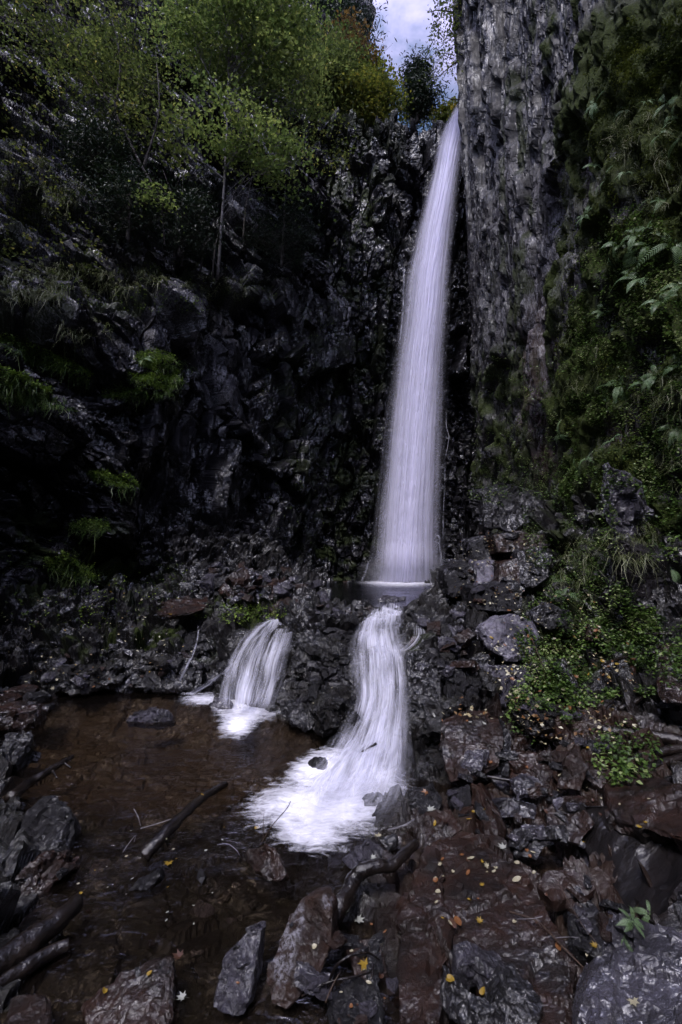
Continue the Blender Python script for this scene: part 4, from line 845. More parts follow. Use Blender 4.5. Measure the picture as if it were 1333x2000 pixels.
log('wet_log', [(135, 1845, .04), (95, 1862, .04), (40, 1895, .04), (-60, 1960, .04)], .03, .04, WL, 'lower thinner of the two glossy black logs in the lower left corner')
log('dark_branch', [(142, 1478, .08), (118, 1492, .08), (85, 1512, .07), (55, 1530, .06), (20, 1560, .10)], .02, .05, WL, 'jagged dark branch reaching into the pool from the left edge', 'branch', stubs=((125, 1490, .08, 140, 1500, .05, .012), (100, 1500, .08, 112, 1520, .05, .014)))
for k, (pts, r0, r1, m, l) in enumerate((
    ([(1175, 1300, .72), (1215, 1285, .76), (1270, 1275, .80), (1345, 1280, .80)], .012, .032, WL, 'arched bare wet branch reaching left over the plants from the right edge'),
    ([(1248, 1238, 1.0), (1290, 1238, 1.0), (1345, 1240, 1.0)], .010, .022, WL, 'straight dark branch end just above the arched bare branch'),
    ([(1282, 1266, .9), (1310, 1256, .93), (1350, 1248, .95)], .014, .022, WL, 'short dark branch rising to the right edge beside the tall brown stone'),
    ([(1238, 1290, .72), (1234, 1330, .58), (1222, 1375, .44)], .03, .036, BL, 'upright brown stick standing under the arched branch'),
    ([(1180, 1385, .42), (1215, 1350, .52), (1232, 1320, .58)], .012, .016, WL, 'thin pale edged stick leaning against the upright brown stick'),
    ([(1340, 1310, .64), (1290, 1330, .58), (1250, 1365, .48), (1210, 1385, .40)], .026, .03, WL, 'curved black limb sloping down from the right edge onto the log pile'),
    ([(1350, 1385, .42), (1310, 1388, .42), (1285, 1392, .42)], .035, .04, WL, 'stubby black log end at the right edge'),
    ([(1175, 1425, .36), (1230, 1432, .36), (1290, 1440, .36), (1350, 1452, .36)], .05, .06, WL, 'thick knobbly wet log lying level at the right edge'),
    ([(1210, 1495, .28), (1260, 1475, .32), (1345, 1460, .36)], .034, .042, WL, 'upper of the parallel black logs sloping to the right edge'),
    ([(1205, 1530, .26), (1265, 1500, .30), (1345, 1478, .34)], .03, .04, WL, 'middle one of the parallel black logs sloping to the right edge'),
    ([(1240, 1550, .30), (1290, 1530, .33), (1350, 1510, .36)], .024, .03, WL, 'lowest of the parallel black logs, with a pale wet upper side'),
    ([(1155, 1400, .40), (1180, 1440, .38), (1215, 1480, .36), (1260, 1530, .30)], .010, .014, BL, 'thin brown stick crossing the parallel logs'),
    ([(1020, 1375, .38), (1045, 1400, .35), (1080, 1440, .28)], .034, .038, BL, 'short brown log sloping down through the leaf litter above the rubble'),
    ([(1075, 1375, .42), (1085, 1410, .36), (1095, 1440, .3)], .036, .03, BL, 'short upright brown stump beside the short sloping log'),
    ([(1170, 1405, .38), (1135, 1390, .42), (1120, 1365, .5)], .02, .02, WL, 'hooked dark root end in front of the green slope'),
    ([(940, 1515, .22), (1000, 1525, .22), (1060, 1540, .2)], .012, .016, WL, 'dark stick lying across the rubble behind the narrow tilted plate'),
    ([(810, 1600, .12), (790, 1612, .12), (758, 1622, .10)], .006, .008, PT, 'pale wet stick beside the lower right of the cascade foam'),
    ([(865, 1148, .88), (855, 1138, .95), (850, 1132, 1.0)], .018, .012, BL, 'short stick poking up from the plunge pool edge'),
    ([(708, 1468, .27), (722, 1460, .27), (736, 1452, .30)], .008, .012, WL, 'dark stick stranded in the white water of the large cascade'),
    ([(648, 1505, .14), (660, 1490, .16), (664, 1486, .17)], .01, .012, WL, 'short dark snag in the foam at the cascade foot'),
    )): log('log' if r1 > .025 else 'stick', pts, r0, r1, m, l, 'log' if r1 > .025 else 'stick', 'logs and sticks on the right slope' if k < 15 else None, 10, .22)
for k, (pts, r, m, l) in enumerate((
    ([(262, 1580, .08), (270, 1595, .07), (275, 1613, .03)], .004, PT, 'short white twig standing up from the pool'),
    ([(275, 1618, .03), (310, 1608, .05), (345, 1596, .07)], .004, PT, 'white twig lying against the sunken log'),
    ([(240, 1665, .02), (250, 1650, .05), (265, 1632, .08), (262, 1645, .04)], .003, PT, 'thin looped pale twig left of the sunken log'),
    ([(425, 1650, .02), (445, 1648, .05), (462, 1660, .04), (468, 1670, .01)], .003, PT, 'thin arched pale twig above the half drowned brown stone'),
    ([(510, 1648, .08), (530, 1615, .18), (560, 1580, .30), (568, 1565, .36)], .004, TW_, 'bare twig slanting up in front of the cascade foam'),
    ([(514, 1640, .08), (515, 1610, .16), (516, 1588, .22)], .003, TW_, 'upright little twig beside the slanting twig'),
    ([(1088, 1716, .28), (1110, 1760, .26), (1140, 1810, .22), (1165, 1840, .20)], .003, TW_, 'long thin reddish twig over the flat brown plate'),
    ([(995, 1780, .17), (1050, 1800, .19), (1100, 1850, .20), (1145, 1895, .20), (1185, 1935, .22)], .005, TW_, 'long dark twig lying across the broad flat slab'),
    ([(1060, 1790, .20), (1040, 1794, .19), (1010, 1795, .18)], .002, PT, 'tiny side twig on the broad flat slab'),
    ([(1085, 1832, .22), (1110, 1830, .22), (1130, 1831, .22)], .002, PT, 'tiny pale straw beside the long dark twig'),
    ([(1165, 1870, .22), (1155, 1895, .2), (1140, 1915, .2)], .002, TW_, 'thin curled twig by the round boulder'),
    ([(640, 1930, .1), (655, 1890, .2), (685, 1866, .24), (720, 1862, .22), (742, 1875, .14)], .007, WL, 'upper hoop of wet bramble around the yellow maple leaf'),
    ([(600, 1935, .1), (650, 1916, .14), (690, 1908, .14), (728, 1898, .12)], .006, WL, 'lower wet bramble stem below the yellow maple leaf'),
    ([(728, 1880, .13), (728, 1900, .12), (722, 1920, .1)], .006, WL, 'short forked stem at the end of the wet bramble'),
    ([(590, 1945, .05), (625, 1925, .1), (667, 1912, .12)], .004, TW_, 'straw coloured twig at the foot of the big brown slab'),
    ([(636, 1958, .1), (650, 1925, .14), (667, 1895, .17)], .004, TW_, 'upright straw coloured stem at the foot of the big brown slab'),
    ([(1040, 1250, .9), (1060, 1300, .7), (1070, 1340, .5)], .006, TW_, 'thin bare stem hanging in the green slope'),
    )): log('twig', pts, r, r * .6, m, l, 'twig', None, 6, .1)

# ---- fallen leaves: five real outlines, each leaf its own object
def leaf_shape(kind, s):
    if kind == 'maple':
        an = [0, 14, 30, 42, 60, 78, 95, 112, 135, 150, 180]; ra = [1, .62, .50, .95, .55, .42, .82, .45, .55, .32, .12]
    elif kind == 'oval': an = [0, 20, 45, 75, 105, 135, 160, 180]; ra = [1, .75, .52, .42, .42, .5, .68, .85]
    else: an = [0, 25, 55, 85, 115, 145, 165, 180]; ra = [1, .84, .74, .72, .74, .72, .62, .5]
    a = an + [360 - x for x in an[-2:0:-1]]; rr = ra + ra[-2:0:-1]
    V = [(0, 0, 0)]
    for x, r_ in zip(a, rr):
        X, Y = r_ * math.cos(R(x)), r_ * math.sin(R(x)); V.append((X, Y, .36 * abs(Y) + .22 * X * X * (1 + .5 * math.sin(x))))
    V += [(-.1, .02, 0), (-.1, -.02, 0), (-.9, 0, .12)] if kind != 'oval' else [(-.85, .02, .05), (-.85, -.02, .05), (-1.2, 0, .1)]
    k = len(a); Fc = [(0, 1 + i, 1 + (i + 1) % k) for i in range(k)] + [(k + 1, k + 2, k + 3)]
    return (np.array(V) * s).tolist(), Fc
lprot = {}
def fallen(px, py, kind, col, size, label, group, rot=None, only=None, z=None):
    g_lift = .07 if group == 'leaves on the right slope' else None
    h = hit(px, py, only)
    if not h: return None
    key = (kind, col)
    if key not in lprot:
        V, Fc = leaf_shape(kind, 1.0); me = bpy.data.meshes.new('fallen_leaf'); me.from_pydata(V, [], Fc); me.materials.append(M[col]); lprot[key] = me
    o = bpy.data.objects.new('fallen_leaf', lprot[key]); COL.objects.link(o)
    loc = h[0]; nn_ = h[1] if h[1].z > 0 else -h[1]; nn_ = (nn_ + Vector((0, 0, .7))).normalized()
    if loc.z < .004 and loc.y < 6.5: 
        loc = G(px, py, .008); nn_ = Vector((0, 0, 1))
    s = size * .38 / F * loc.y
    o.scale = (s, s, s); q = nn_.to_track_quat('Z', 'Y').to_matrix() @ Matrix.Rotation(R(rot) if rot is not None else random.uniform(0, 6.28), 3, 'Z')
    o.rotation_euler = q.to_euler(); o.location = loc + nn_ * (.006 if g_lift is None else g_lift)
    tag(o, label, 'leaf', group); return o
for px, py, kd, cl_, sz, l in (
    (700, 1800, 'maple', 'lf_white', 36, 'whitish maple leaf with points lying between the curved root and the yellow maple leaf'), (714, 1884, 'maple', 'lf_yellow', 46, 'large bright yellow maple leaf caught in the wet bramble'),
    (685, 1843, 'oval', 'lf_pale', 22, 'pale oval leaf left of the whitish maple leaf and lower'), (879, 1916, 'round', 'lf_yellow', 26, 'ragged yellow leaf above the bottom edge on the bedrock'), (945, 1941, 'round', 'lf_yellow', 22, 'bright yellow green leaf near the bottom edge on a wet lump'),
    (917, 1759, 'round', 'lf_yellow', 14, 'small bright yellow round leaf in the middle of the broad slab'), (921, 1679, 'oval', 'lf_pale', 24, 'pale narrow leaf at the top of the broad slab'), (1010, 1718, 'oval', 'lf_pale', 26, 'pale spotted narrow leaf on the right of the broad slab'),
    (895, 1803, 'oval', 'lf_orange', 38, 'large orange brown leaf in the middle of the broad slab'), (883, 1808, 'round', 'lf_brown', 26, 'dark brown leaf touching the large orange brown leaf'), (938, 1802, 'maple', 'lf_yellow', 24, 'curled yellow leaf right of the large orange brown leaf'),
    (915, 1708, 'oval', 'lf_orange', 22, 'orange narrow leaf below the pale narrow leaf'), (853, 1722, 'round', 'lf_orange', 17, 'round orange leaf on the left of the broad slab'), (902, 1672, 'oval', 'lf_orange', 16, 'little orange leaf beside the pale narrow leaf'),
    (951, 1693, 'maple', 'lf_pale', 20, 'small pale curled leaf on the upper broad slab'), (1239, 1960, 'maple', 'lf_pale', 36, 'pale tan leaf lying on the large rounded boulder'), (1164, 1850, 'maple', 'lf_yellow', 24, 'yellow leaf in the gap beside the round boulder'),
    (1148, 1865, 'oval', 'lf_pale', 18, 'pale leaf left of the yellow leaf in the gap'), (1092, 1853, 'oval', 'lf_orange', 30, 'long reddish pale leaf at the right of the broad slab'), (983, 1658, 'maple', 'lf_white', 30, 'silvery curled leaf at the foot of the narrow tilted plate'),
    (742, 1636, 'maple', 'lf_pale', 32, 'pale leaf resting on the glossy stone beside the foam'), (728, 1677, 'maple', 'lf_white', 22, 'white leaf at the end of the curved root'), (840, 1584, 'maple', 'lf_white', 34, 'big silvery maple leaf on the stones right of the foam'),
    (832, 1548, 'maple', 'lf_orange', 24, 'orange leaf on the black stone by the cascade foam'), (850, 1610, 'oval', 'lf_yellow', 18, 'yellow oval leaf on the mottled brown stone'), (330, 1688, 'maple', 'lf_yellow', 30, 'bright yellow leaf floating right of the small stone in the shallows'),
    (203, 1938, 'round', 'lf_yellow', 18, 'yellow leaf on the low brown rock in the bottom left'), (292, 1905, 'round', 'lf_yellow', 16, 'dull yellow leaf on the shiny top of the low brown rock'), (395, 1554, 'oval', 'lf_yellow', 13, 'yellow leaf on the mossy tip of the sunken log'),
    (500, 1620, 'maple', 'lf_yellow', 20, 'yellow green leaf caught on the slanting twig'), (350, 1872, 'maple', 'lf_brown', 40, 'brown drowned maple leaf between the low rock and the pointed slab'), (357, 1952, 'maple', 'lf_white', 34, 'greyish drowned maple leaf near the bottom edge'),
    (465, 1922, 'oval', 'lf_orange', 12, 'tiny orange leaf on the pointed grey slab'), (1148, 1462, 'oval', 'lf_yellow', 16, 'yellow leaf on the upright triangular slab'), (1065, 1245, 'oval', 'lf_yellow', 13, 'lone yellow leaf on the right of the large pale boulder'),
    (960, 1246, 'oval', 'lf_yellow', 14, 'lone yellow leaf on the left of the large pale boulder'), (82, 1180, 'maple', 'lf_white', 16, 'white maple leaf on the dark left slope'), (192, 1196, 'maple', 'lf_white', 12, 'white leaf on the slope left of the jutting slab'),
    (350, 1170, 'oval', 'lf_yellow', 8, 'tiny yellow leaf on the flat rust brown jutting slab'), (305, 1170, 'maple', 'lf_white', 12, 'pale leaf at the left end of the jutting slab'), (12, 1352, 'maple', 'lf_orange', 24, 'orange yellow leaf among the stones at the left edge')):
    fallen(px, py, kd, cl_, sz, l, None)
for cx, cy, rx, ry, nn_, a, b, cols_, l, g in (
    (960, 1750, 120, 120, 26, 8, 18, ('lf_orange', 'lf_brown', 'lf_pale', 'lf_yellow'), 'small fallen leaf scattered on the broad flat reddish slab', 'leaves on the broad flat slab'),
    (1090, 1300, 150, 135, 60, 8, 17, ('lf_pale', 'lf_yellow', 'lf_orange', 'lf_pale'), 'small pale fallen leaf among the plants of the right slope', 'leaves on the right slope'),
    (970, 1110, 80, 80, 26, 6, 11, ('lf_pale', 'lf_orange', 'lf_brown'), 'small fallen leaf lying on the rock stack beside the plunge pool', 'leaves on the rock stack'),
    (220, 1230, 190, 90, 28, 5, 10, ('lf_pale', 'lf_yellow', 'lf_white'), 'small fallen leaf on the dark left slope above the pool', 'leaves on the left slope'),
    (120, 1322, 110, 26, 20, 7, 14, ('lf_yellow', 'lf_orange', 'lf_pale'), 'yellow or orange fallen leaf along the left waterline', 'leaves along the left waterline'),
    (930, 1400, 90, 14, 16, 6, 13, ('lf_pale', 'lf_orange', 'lf_white'), 'small fallen leaf on top of the ledge behind the big square block', 'leaves behind the square block'),
    (1090, 1560, 190, 110, 30, 8, 16, ('lf_pale', 'lf_yellow', 'lf_orange', 'lf_brown'), 'small fallen leaf caught in the rusty rubble on the right', 'leaves in the rusty rubble'),
    (700, 1890, 100, 90, 14, 9, 18, ('lf_orange', 'lf_brown', 'lf_pale'), 'small fallen leaf between the standing slabs and the bedrock', 'leaves between the slabs'),
    (260, 1700, 220, 160, 26, 5, 11, ('lf_white', 'lf_white', 'lf_pale', 'lf_yellow'), 'tiny pale leaf floating on the shallow brown water', 'leaves floating on the pool'),
    (660, 1330, 60, 80, 8, 4, 8, ('lf_pale', 'lf_white'), 'tiny fallen leaf stuck to the bedrock between the cascades', 'leaves on the cascade bedrock')):
    for _ in range(nn_):
        r = math.sqrt(random.random()); th = random.uniform(0, 6.283)
        fallen(cx + rx * r * math.cos(th), cy + ry * r * math.sin(th), random.choice(('oval', 'round', 'maple', 'oval')), random.choice(cols_), random.uniform(a, b), l, g)

# ================================================================== PLANTS
def leaves_np(C, size, flat=.6, asp=.62, drop=0.0, seed=0, fold=.15):
    """one folded four cornered leaf per centre, random heading, mostly facing up"""
    r = np.random.default_rng(seed); n_ = len(C); nz = r.normal(0, 1, (n_, 3)); nz[:, 2] = np.abs(nz[:, 2]) + flat * 2.5; nz /= np.linalg.norm(nz, axis=1)[:, None]
    a = r.normal(0, 1, (n_, 3)); a[:, 2] -= drop; a -= (a * nz).sum(1)[:, None] * nz; a /= np.linalg.norm(a, axis=1)[:, None] + 1e-9; b = np.cross(nz, a)
    s = (size * r.uniform(.6, 1.3, n_))[:, None]
    V = np.stack([C - a * s * .5, C + b * s * asp * .5 + nz * s * fold, C + a * s * .55, C - b * s * asp * .5 + nz * s * fold], 1).reshape(-1, 3)
    Fc = np.arange(n_ * 4).reshape(-1, 4); return V, Fc
def foliage(name, C, size, m, rnd, parent=None, **k):
    V, Fc = leaves_np(C, size, **k); return mesh_np(name, V, Fc, m, {'rnd': np.repeat(np.clip(rnd, 0, 1), 4)}, parent=parent)
def tree(name, label, group, base, trunks, crowns, m, bark, r0, leaf, nspray, per, spray_r, seed, cat='tree', conifer=False, up=.55, toward=.5, limb=.25):
    """trunks: lists of world points; crowns: (centre, radii) ellipsoids; sprays of leaves at the ends of limbs grown from the trunks"""
    r = np.random.default_rng(seed); root = empty(name, base, label=label, cat=cat, group=group)
    tb = MB(); TP = []
    for i, tp in enumerate(trunks):
        tube(tb, tp, r0 * (1 if i == 0 else .7), r0 * .18, 8, 24, .08); TP.append(catmull(tp, 40))
    TPc = np.concatenate(TP); TPr = np.concatenate([np.linspace(1 if i == 0 else .7, .18, 40) for i in range(len(TP))])
    lb = tb; C = []; Rn = []
    vol = np.array([a[1][0] * a[1][1] * a[1][2] for a in crowns]); vol = vol / vol.sum()
    for j in range(nspray):
        ce, ra = crowns[r.choice(len(crowns), p=vol)]
        d = r.normal(0, 1, 3); d /= np.linalg.norm(d); q = np.array(ce) + np.array(ra) * d * r.uniform(.15, 1) ** .45
        dz = q - TPc; hd = np.linalg.norm(dz[:, :2], axis=1); cost = np.linalg.norm(dz, axis=1) + np.abs(TPc[:, 2] - (q[2] - up * hd)) * 1.5
        k = int(np.argmin(cost + r.uniform(0, 1.1, len(cost)))); s = TPc[k]; L = np.linalg.norm(q - s)
        mid = (s + q) / 2 + np.array([0, 0, .12 * L]) * (1 if not conifer else -.3) + r.normal(0, .05 * L, 3)
        tube(lb, [s, mid, q], max(r0 * TPr[k] * limb, .006), .004, 5, 8, 0, False)
        for _ in range(3):
            e = q + r.normal(0, spray_r * .7, 3) * np.array([1, 1, .4]); tube(lb, [mid * .4 + q * .6, e], .006, .003, 3, 3, 0, False)
        n_ = int(per * r.uniform(.5, 1.4)); pts = r.normal(0, 1, (n_, 3)) * np.array([spray_r, spray_r, spray_r * .38]) * r.uniform(.6, 1.2)
        if not conifer: pts[:, 2] -= .25 * (pts[:, 0] ** 2 + pts[:, 1] ** 2) / spray_r
        C.append(q + pts); Rn.append(np.clip(r.normal(.0, .16, n_) + r.uniform(.15, .75), 0, 1))
    o1 = tb.build('trunk', bark); C = np.concatenate(C); Rn = np.concatenate(Rn)
    o3 = foliage('crown', C, leaf, m, Rn, seed=seed, flat=.35 if not conifer else .1, asp=.75 if not conifer else .22, drop=.5)
    for o in (o1, o3): o.parent = root; o.matrix_parent_inverse = Matrix.Translation(-root.location)
    return root
Pv = lambda px, py, D: tuple(P(px, py, D))
def S(px, D): return px / F * D
def crown(px, py, D, rx, ry, rz=None): return (Pv(px, py, D), (S(rx, D), S(rz or rx, D), S(ry, D)))
b0 = hit(425, 548); D0 = b0[0].y if b0 else 11.5
D0 = min(D0, 12.0)
tree('maple_tree', 'slender bright green maple with pale forked trunks rising from the left ledge', 'trees on the left slope', Pv(425, 545, D0), [[Pv(425, 545, D0), Pv(433, 440, D0 - .2), Pv(440, 330, D0 - .3), Pv(445, 200, D0 - .2), Pv(447, 90, D0), Pv(450, -60, D0 + .3)], [Pv(443, 235, D0 - .2), Pv(425, 180, D0 - .2), Pv(385, 100, D0), Pv(330, 10, D0 + .2)], [Pv(436, 330, D0 - .3), Pv(470, 300, D0 - .5), Pv(540, 240, D0 - .6)], [Pv(436, 350, D0 - .3), Pv(400, 320, D0 - .6), Pv(345, 290, D0 - .9)]],
     [crown(470, 60, D0, 150, 100), crown(560, 130, D0, 85, 100), crown(440, 240, D0 - 1, 110, 42, 60), crown(540, 300, D0 - .5, 100, 70, 60), crown(560, 0, D0, 80, 80), crown(360, 20, D0, 90, 80), crown(330, 260, D0 - 1, 60, 40, 40)], M['maple'], M['bark'], .045, .105, 240, 80, .36, 11)
tree('leaning_tree', 'sparse dull green tree leaning left across the rocky slope at the top left', 'trees on the left slope', Pv(335, 420, 10.6), [[Pv(335, 420, 10.6), Pv(280, 330, 10.3), Pv(225, 220, 10.2), Pv(160, 110, 10.2), Pv(110, 0, 10.3)], [Pv(225, 220, 10.2), Pv(235, 120, 10), Pv(215, 20, 10)], [Pv(280, 330, 10.3), Pv(310, 220, 10.2), Pv(305, 100, 10.3)]],
     [crown(130, 30, 10.2, 150, 60), crown(230, 90, 10.2, 110, 90), crown(200, 180, 10, 90, 60), crown(270, 210, 10, 60, 70), crown(60, 60, 10, 70, 60)], M['maple_dull'], M['darkbark'], .05, .08, 125, 58, .34, 12)
for k, (px, py, D, H, sd, l) in enumerate(((250, 470, 10.2, 190, 13, 'dark bushy hemlock at the left of the ledge trees'), (350, 500, 10.8, 160, 14, 'dark shadowed hemlock between the ledge bushes and the maple trunk'), (550, 520, 13.4, 160, 15, 'dark rounded bush hanging on the cliff right of the maple trunk'), (190, 350, 10.2, 120, 16, 'small dark evergreen on the rocks at the upper left'))):
    tree('hemlock', l, 'dark evergreens on the left slope', Pv(px, py, D), [[Pv(px, py, D), Pv(px + 5, py - H * .5, D), Pv(px + 8, py - H, D + .1)]], [crown(px, py - H * .4, D, 70, H * .36), crown(px + 30, py - H * .65, D, 36, H * .2)], M['conifer'], M['darkbark'], .05, .12, 50, 100, .28, sd, conifer=True)
tree('sapling', 'small sapling with a bright green flat spray below the maple crown', 'trees on the left slope', Pv(322, 480, 10), [[Pv(322, 480, 10), Pv(318, 430, 9.8), Pv(312, 380, 9.6)]], [crown(298, 374, 9.6, 38, 8, 30), crown(320, 392, 9.6, 16, 14, 16)], M['maple'], M['darkbark'], .015, .08, 14, 22, .16, 17)
# thin bare stems on the ledge
for k, (px, p0, p1, D) in enumerate(((355, 520, 400, 11.2), (392, 530, 380, 11.6), (415, 545, 420, 11.8), (340, 500, 330, 10.9), (475, 470, 330, 13))):
    mb = MB(); c0 = Vector(Pv(px, p0, D)); tube(mb, [tuple(c0), Pv(px + 6, (p0 + p1) / 2, D), Pv(px + 22 * (-1) ** k, p1, D + .1)], .03, .008, 6, 10, .1)
    for j in range(4):
        tt = .4 + .15 * j; a = c0.lerp(Vector(Pv(px + 10 * (-1) ** k, p1, D)), tt); tube(mb, [tuple(a), tuple(a + Vector(((-1) ** j * .25, -.1, .3)))], .008, .003, 4, 3)
    o = mb.build('bare_sapling', M['darkbark']); o.data.transform(Matrix.Translation(-c0)); o.location = c0; tag(o, ('thin bare stem left of the maple trunk', 'bare stem right beside the maple trunk foot', 'crooked bare stem just left of the maple trunk', 'leftmost bare stem on the ledge below the sapling', 'bare stem before the pale cliff right of the maple trunk')[k], 'sapling', 'bare stems on the ledge')
TG = 'trees above the back cliff'
tree('deciduous_tree', 'yellow green tree crowding the left end of the back cliff top', TG, Pv(640, 262, 17), [[Pv(640, 262, 17), Pv(645, 180, 17.2), Pv(640, 60, 17.3)]], [crown(640, 170, 17, 65, 85), crown(660, 110, 17.4, 50, 60), crown(610, 230, 16.6, 40, 40)], M['maple_dull'], M['darkbark'], .1, .12, 150, 85, .42, 21)
tree('deciduous_tree', 'rusty orange topped tree behind the back cliff top', TG, Pv(690, 250, 18.5), [[Pv(690, 250, 18.5), Pv(695, 160, 18.6), Pv(700, 60, 18.7)]], [crown(678, 90, 18.5, 36, 52), crown(690, 140, 18.4, 45, 40)], M['autumn'], M['darkbark'], .1, .12, 80, 70, .42, 22)
tree('deciduous_tree', 'yellowing tree on the middle of the back cliff top', TG, Pv(752, 262, 17.6), [[Pv(752, 262, 17.6), Pv(755, 190, 17.6), Pv(750, 110, 17.7)]], [crown(738, 195, 17.5, 40, 52), crown(700, 210, 17.2, 50, 42), crown(728, 140, 18, 20, 36)], M['yellowgreen'], M['darkbark'], .09, .12, 140, 70, .40, 23)
tree('spruce_tree', 'tall dark spruce filling the top behind the autumn trees', TG, Pv(700, 240, 21), [[Pv(700, 240, 21), Pv(700, 80, 21.2), Pv(700, -90, 21.5)]], [crown(660, 20, 21, 42, 70), crown(670, 110, 21, 55, 60), crown(670, -30, 21, 26, 50), crown(630, -10, 22, 60, 90)], M['conifer'], M['darkbark'], .16, .24, 190, 120, .6, 24, conifer=True)
tree('spruce_tree', 'small dark pine standing against the sky near the fall top', TG, Pv(815, 240, 18.5), [[Pv(815, 240, 18.5), Pv(817, 170, 18.5), Pv(818, 105, 18.6)]], [crown(818, 200, 18.5, 30, 34), crown(818, 150, 18.5, 18, 34)], M['conifer'], M['darkbark'], .08, .2, 90, 80, .36, 25, conifer=True)
tree('bush', 'yellow leaved bush right at the lip of the waterfall', TG, Pv(872, 250, 18.6), [[Pv(872, 250, 18.6), Pv(874, 232, 18.6), Pv(876, 212, 18.6)]], [crown(866, 228, 18.5, 20, 17), crown(888, 222, 18.9, 16, 20)], M['yellowgreen'], M['darkbark'], .04, .12, 40, 45, .25, 26, cat='bush')
tree('overhanging_tree', 'dark leaved tree leaning out from the top of the right cliff against the sky', None, Pv(915, 110, 15.3), [[Pv(930, 125, 15.6), Pv(900, 120, 14.9), Pv(880, 130, 14.7), Pv(858, 150, 14.6)], [Pv(935, 60, 15.4), Pv(900, 30, 14.8), Pv(860, 20, 14.6), Pv(835, 25, 14.5)], [Pv(930, 190, 15.6), Pv(895, 195, 14.9), Pv(870, 190, 14.7)]],
     [crown(865, 35, 14.8, 38, 36), crown(910, 20, 14.6, 50, 50), crown(878, 95, 14.8, 36, 40), crown(885, 160, 14.8, 26, 40), crown(858, 150, 14.7, 16, 24)], M['maple_dull'], M['darkbark'], .05, .085, 62, 24, .24, 27)

# ---- undergrowth scattered on real surfaces
def scatter_hits(cx, cy, rx, ry, n_, only=None, ang=0, edge=1.0):
    out = []; c, s = math.cos(R(ang)), math.sin(R(ang))
    for _ in range(n_):
        r = math.sqrt(random.random()) * edge; th = random.uniform(0, 6.283); a, b = rx * r * math.cos(th), ry * r * math.sin(th)
        h = hit(cx + a * c - b * s, cy + a * s + b * c, only)
        if h: out.append((h[0], h[1] if h[1].dot(raydir(cx, cy)) < 0 else -h[1]))
    return out
def cover(name, spots, leaf, lift, m, seed, per=1, **tg):
    r = np.random.default_rng(seed); C = []; Rn = []
    for h, nn_ in spots:
        g = fbm(np.array([h[:]]) * 3.0, 3, seed)[0]
        if g < -.18: continue
        for _ in range(per):
            C.append(np.array(h) + np.array(nn_) * r.uniform(.01, lift) + r.normal(0, .02, 3)); Rn.append(np.clip(.5 + g * .8 + r.normal(0, .2), 0, 1))
    C = np.array(C); o = foliage(name, C, leaf, m, np.array(Rn), seed=seed, flat=.5, asp=.85); tag(o, **tg); return o
sp1 = scatter_hits(1110, 1040, 90, 130, 2600) + scatter_hits(1140, 1250, 130, 130, 5200) + scatter_hits(1060, 1380, 70, 60, 900) + scatter_hits(1010, 940, 130, 50, 1500) + scatter_hits(1270, 1270, 80, 90, 1500) + scatter_hits(1220, 1480, 60, 60, 400)
cover('ground_cover', sp1, .030, .09, M['cover'], 51, 2, kind='stuff', label='small leaved green ground cover on the right slope', cat='ground cover')
sp2 = scatter_hits(1230, 700, 120, 300, 3500) + scatter_hits(1000, 830, 80, 150, 900) + scatter_hits(1290, 950, 50, 150, 900) + scatter_hits(1120, 800, 60, 160, 500)
cover('creeping_plants', sp2, .036, .10, M['cover'], 52, 2, kind='stuff', label='small creeping plants growing in the moss of the right cliff', cat='creeper')
sp3 = scatter_hits(160, 1140, 220, 90, 600) + scatter_hits(680, 560, 60, 300, 900) + scatter_hits(470, 1200, 90, 20, 300) + scatter_hits(590, 850, 80, 250, 900) + scatter_hits(330, 560, 250, 50, 900)
cover('undergrowth', sp3, .035, .06, M['mossleaf'], 53, 2, kind='stuff', label='dark low undergrowth on the left slope and cliffs', cat='undergrowth')
sp4 = scatter_hits(110, 420, 160, 130, 700) + scatter_hits(640, 280, 60, 60, 500) + scatter_hits(50, 150, 80, 150, 500) + scatter_hits(300, 120, 120, 140, 900)
cover('slope_shrubbery', sp4, .075, .3, M['maple_dull'], 54, 2, kind='stuff', label='scrubby leaves over the rocky left slope', cat='shrubbery')
cover('leaf_litter', scatter_hits(1090, 1290, 160, 140, 620) + scatter_hits(960, 1110, 90, 80, 220) + scatter_hits(960, 1390, 100, 20, 90) + scatter_hits(1120, 1420, 130, 30, 120) + scatter_hits(180, 1240, 200, 90, 160), .034, .09, M['litter'], 57, 1, kind='stuff', label='small pale and brown dead leaves littering the banks', cat='leaf litter')
def moss_fur():
    r = np.random.default_rng(5); C = []
    for cx, cy, rx, ry, n_ in ((1240, 300, 110, 300, 5000), (1270, 90, 90, 90, 2500), (1200, 700, 110, 280, 4000), (975, 850, 50, 140, 1200), (1110, 550, 40, 300, 1200)):
        for h, nn_ in scatter_hits(cx, cy, rx, ry, n_, 'cliff_right'):
            if fbm(np.array([h[:]]) * 2.2, 3, 6)[0] < -.12: continue
            for _ in range(3): C.append(np.array(h) + np.array(nn_) * r.uniform(0, .05) + r.normal(0, .02, 3))
    C = np.array(C); g = fbm(C * 3, 3, 8)
    tag(foliage('moss', C, .024, M['mossfur'], np.clip(.4 + g * .9 + r.normal(0, .15, len(C)), 0, 1), seed=9, flat=.2, asp=.9), 'olive moss furring the right cliff', 'moss', kind='stuff')
moss_fur()
